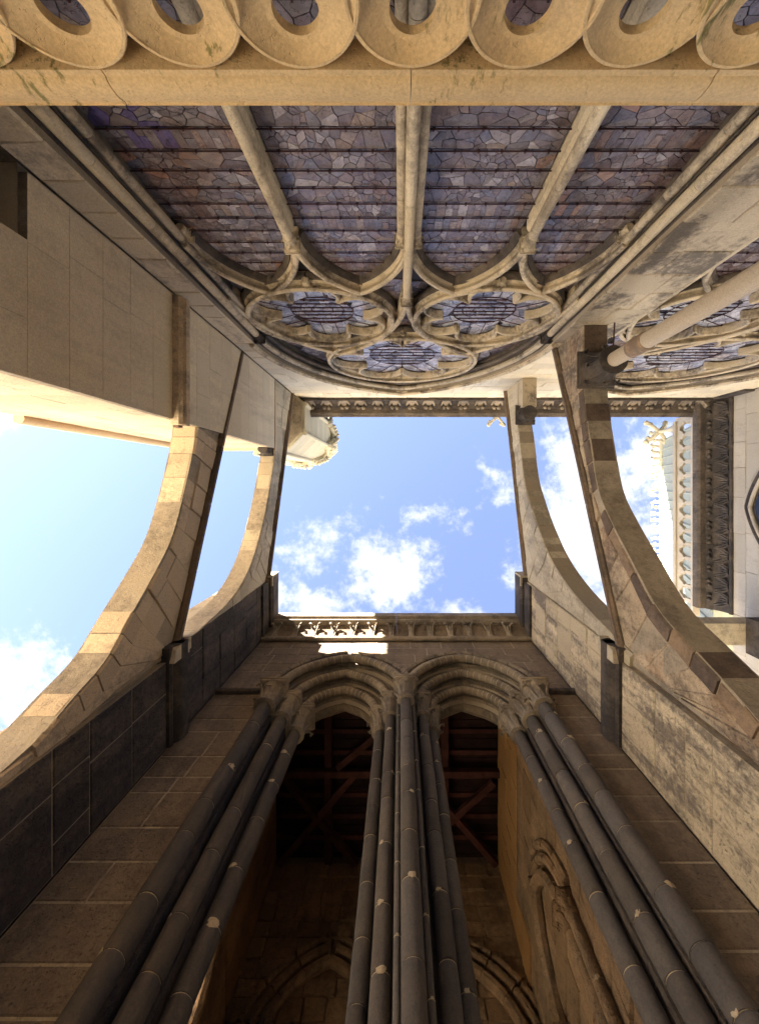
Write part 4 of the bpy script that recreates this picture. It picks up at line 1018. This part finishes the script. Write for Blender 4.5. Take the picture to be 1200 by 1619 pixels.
for i in range(m-1):
    a = i*4; b = a+4; fs += [(a, b, b+1, a+1), (a+2, a+3, b+3, b+2), (a, a+2, b+2, b)]
am.add(vs, fs); am_me = am.mesh('trefoil_arch', TRANS, 0, False)[0]
y = -1.85
while y < 4.1: link('trefoil_arch', am_me, pa, (PX, y, 13.325)); y += .45
# transept roof with crockets
RX0, RZ0, RX1, RZ1 = 9.95, 13.25, 13.2, 21.0
mb = MB(); mb.add([(RX0, -2.2, RZ0), (RX0, 6, RZ0), (RX1, 6, RZ1), (RX1, -2.2, RZ1), (16.4, -2.2, RZ0), (16.4, 6, RZ0)], [(0, 1, 2, 3), (3, 2, 5, 4), (0, 3, 4), (1, 5, 2), (0, 4, 5, 1)]); tro = mb.build('roof', LEADROOF, tr)
sm = MB(); d = Vector((RX1-RX0, 0, RZ1-RZ0)); sm.tube([(0, 0, 0), d], .035, 5); seam = sm.mesh('roof_seam', LEADROOF, 0, False)[0]
for k in range(20): link('roof_seam', seam, tro, (RX0-.02, -2.1+.41*k, RZ0+.02))
MB().tube([(RX1, -2.3, RZ1), (RX1, 6, RZ1)], .12, 8).build('ridge_roll', TURR, tro)
km = MB(); hook(km, (0, 0, 0), (-1, 0, 0), (-.3, 0, .95), .34, .13); km.blob((-.06, 0, .36), .10); km = km.mesh('crocket', TURR, 50, False)[0]
for k in range(26): link('crocket', km, tro, (RX1-.08, -2.2+.31*k, RZ1+.02), (1, 1, R.uniform(.7, 1.3)), (0, 0, R.uniform(-.6, .6)))
MB().prism([(-2.35, 13.3), (-2.15, 13.3), (-2.15, 15.0), (-2.35, 15.0)], lambda a, b, d: (d, a, b), 9.9, 11.2).build('gable_end', TRANS, tr)
def finial(loc, h, label):
    f = thing('finial', label, 'finial', loc, 'cross shaped stone finials')
    x, y, z = loc
    MB().lathe([(.14*h, 0), (.10*h, .25*h), (.05*h, .45*h), (.045*h, .8*h), (.07*h, .84*h), (.04*h, .9*h), (.04*h, 1.15*h), (.075*h, 1.22*h), (.03*h, 1.3*h)], 8, (x, y, z)).build('stem', TURR, f, 50)
    for k in range(4):
        a = PI/4+k*PI/2; dx, dy = math.cos(a), math.sin(a)
        MB().tube([(x, y, z+.84*h), (x+dx*.22*h, y+dy*.22*h, z+.88*h), (x+dx*.36*h, y+dy*.36*h, z+.98*h)], [.06*h, .05*h, .055*h], 6).blob((x+dx*.38*h, y+dy*.38*h, z+1.0*h), .085*h).blob((x+dx*.28*h-dy*.06*h, y+dy*.28*h+dx*.06*h, z+.98*h), .06*h).build('leaf_arm', TURR, f, 50)
    return f
finial((3.32, -2.3, 13.45), .95, 'small cross finial peeping over the nave cornice beside the upper right flyer')
finial((12.45, -2.5, 18.6), 1.7, 'larger cross finial at the end of the transept roof')
# stone gutter beam between transept and tower
gb = thing('gutter_beam', 'stone water channel bridging from the transept wall behind the right flyer', 'gutter', (8.2, 4.0, 11.3))
MB().prism([(3.72, 11.1), (4.3, 11.1), (4.36, 11.45), (4.05, 11.75), (3.8, 11.75), (3.66, 11.45)], lambda a, b, d: (d, a, b), 6.4, 9.75).build('channel', FLYU, gb)
MB().box(9.2, 9.76, 3.55, 4.5, 10.4, 11.1).build('corbel_block', CARV, gb)
MB().bbox(9.35, 9.95, 3.6, 4.42, 10.1, 10.4).build('corbel_block', CARV, gb)

# ------------------------------------------------------------------ turret on the left pier
tu = thing('turret', 'pale octagonal crocketed turret rising above the left pier', 'turret', (-3.75, -1.75, 12.3))
TC = (-3.86, -1.95); TRD = 1.13
def octo(r, z): return [Vector((TC[0]+r*math.cos(PI/8+k*PI/4), TC[1]+r*math.sin(PI/8+k*PI/4), z)) for k in range(8)]
lo, hi = octo(TRD, 12.4), octo(TRD, 17.0)
for k in range(8):
    a, b, c, d = lo[k], lo[(k+1) % 8], hi[(k+1) % 8], hi[k]; nrm = ((a+b)/2-Vector((*TC, 12.4))).normalized()
    U = (b-a); W = U.length; U.normalize()
    for j in range(10):
        z0, z1 = 12.4+.46*j+.004, 12.4+.46*(j+1)-.004
        stone(tu, [Vector((a.x, a.y, z0))+U*.05, Vector((b.x, b.y, z0))-U*.05, Vector((b.x, b.y, z1))-U*.05, Vector((a.x, a.y, z1))+U*.05], nrm, .08, .008, TURR)
    MB().tube([a, d], .07, 8).build('corner_shaft', TURR, tu, 60)
    g0 = a+Vector((0, 0, 3.9))+nrm*.08; g1 = b+Vector((0, 0, 3.9))+nrm*.08; gp = (a+b)/2+nrm*.12+Vector((0, 0, 5.2))
    MB().tube([g0, (g0+gp)/2-Vector((0, 0, .12)), gp, (g1+gp)/2-Vector((0, 0, .12)), g1], .075, 6).build('gable', TURR, tu, 40)
    for t_ in (.2, .4, .6, .8):
        for s_ in (g0, g1):
            q = s_.lerp(gp, t_); MB().blob(q+nrm*.12+Vector((0, 0, .05)), .085, 5).build('crocket', TURR, tu)
    capital(tu, a.x, a.y, 16.1, .1, .4, TURR, key='tu')
pris([(v.x, v.y) for v in octo(TRD-.085, 0)], 12.35, 17.0, 'turret_core', MORTAR, tu)
mb = MB(); top = octo(TRD+.12, 17.0); mb.add(top+octo(TRD+.12, 17.15)+[Vector((*TC, 25.5))], [tuple(range(8))[::-1]]+[(k, (k+1) % 8, (k+1) % 8+8, k+8) for k in range(8)]+[(8+k, 8+(k+1) % 8, 16) for k in range(8)]); mb.build('spire', TURR, tu)
for k in range(8):
    for j in range(1, 12):
        p = Vector(octo(TRD+.12, 17.15)[k]).lerp(Vector((*TC, 25.5)), j/13); MB().blob(p, .1, 5).build('crocket', TURR, tu)
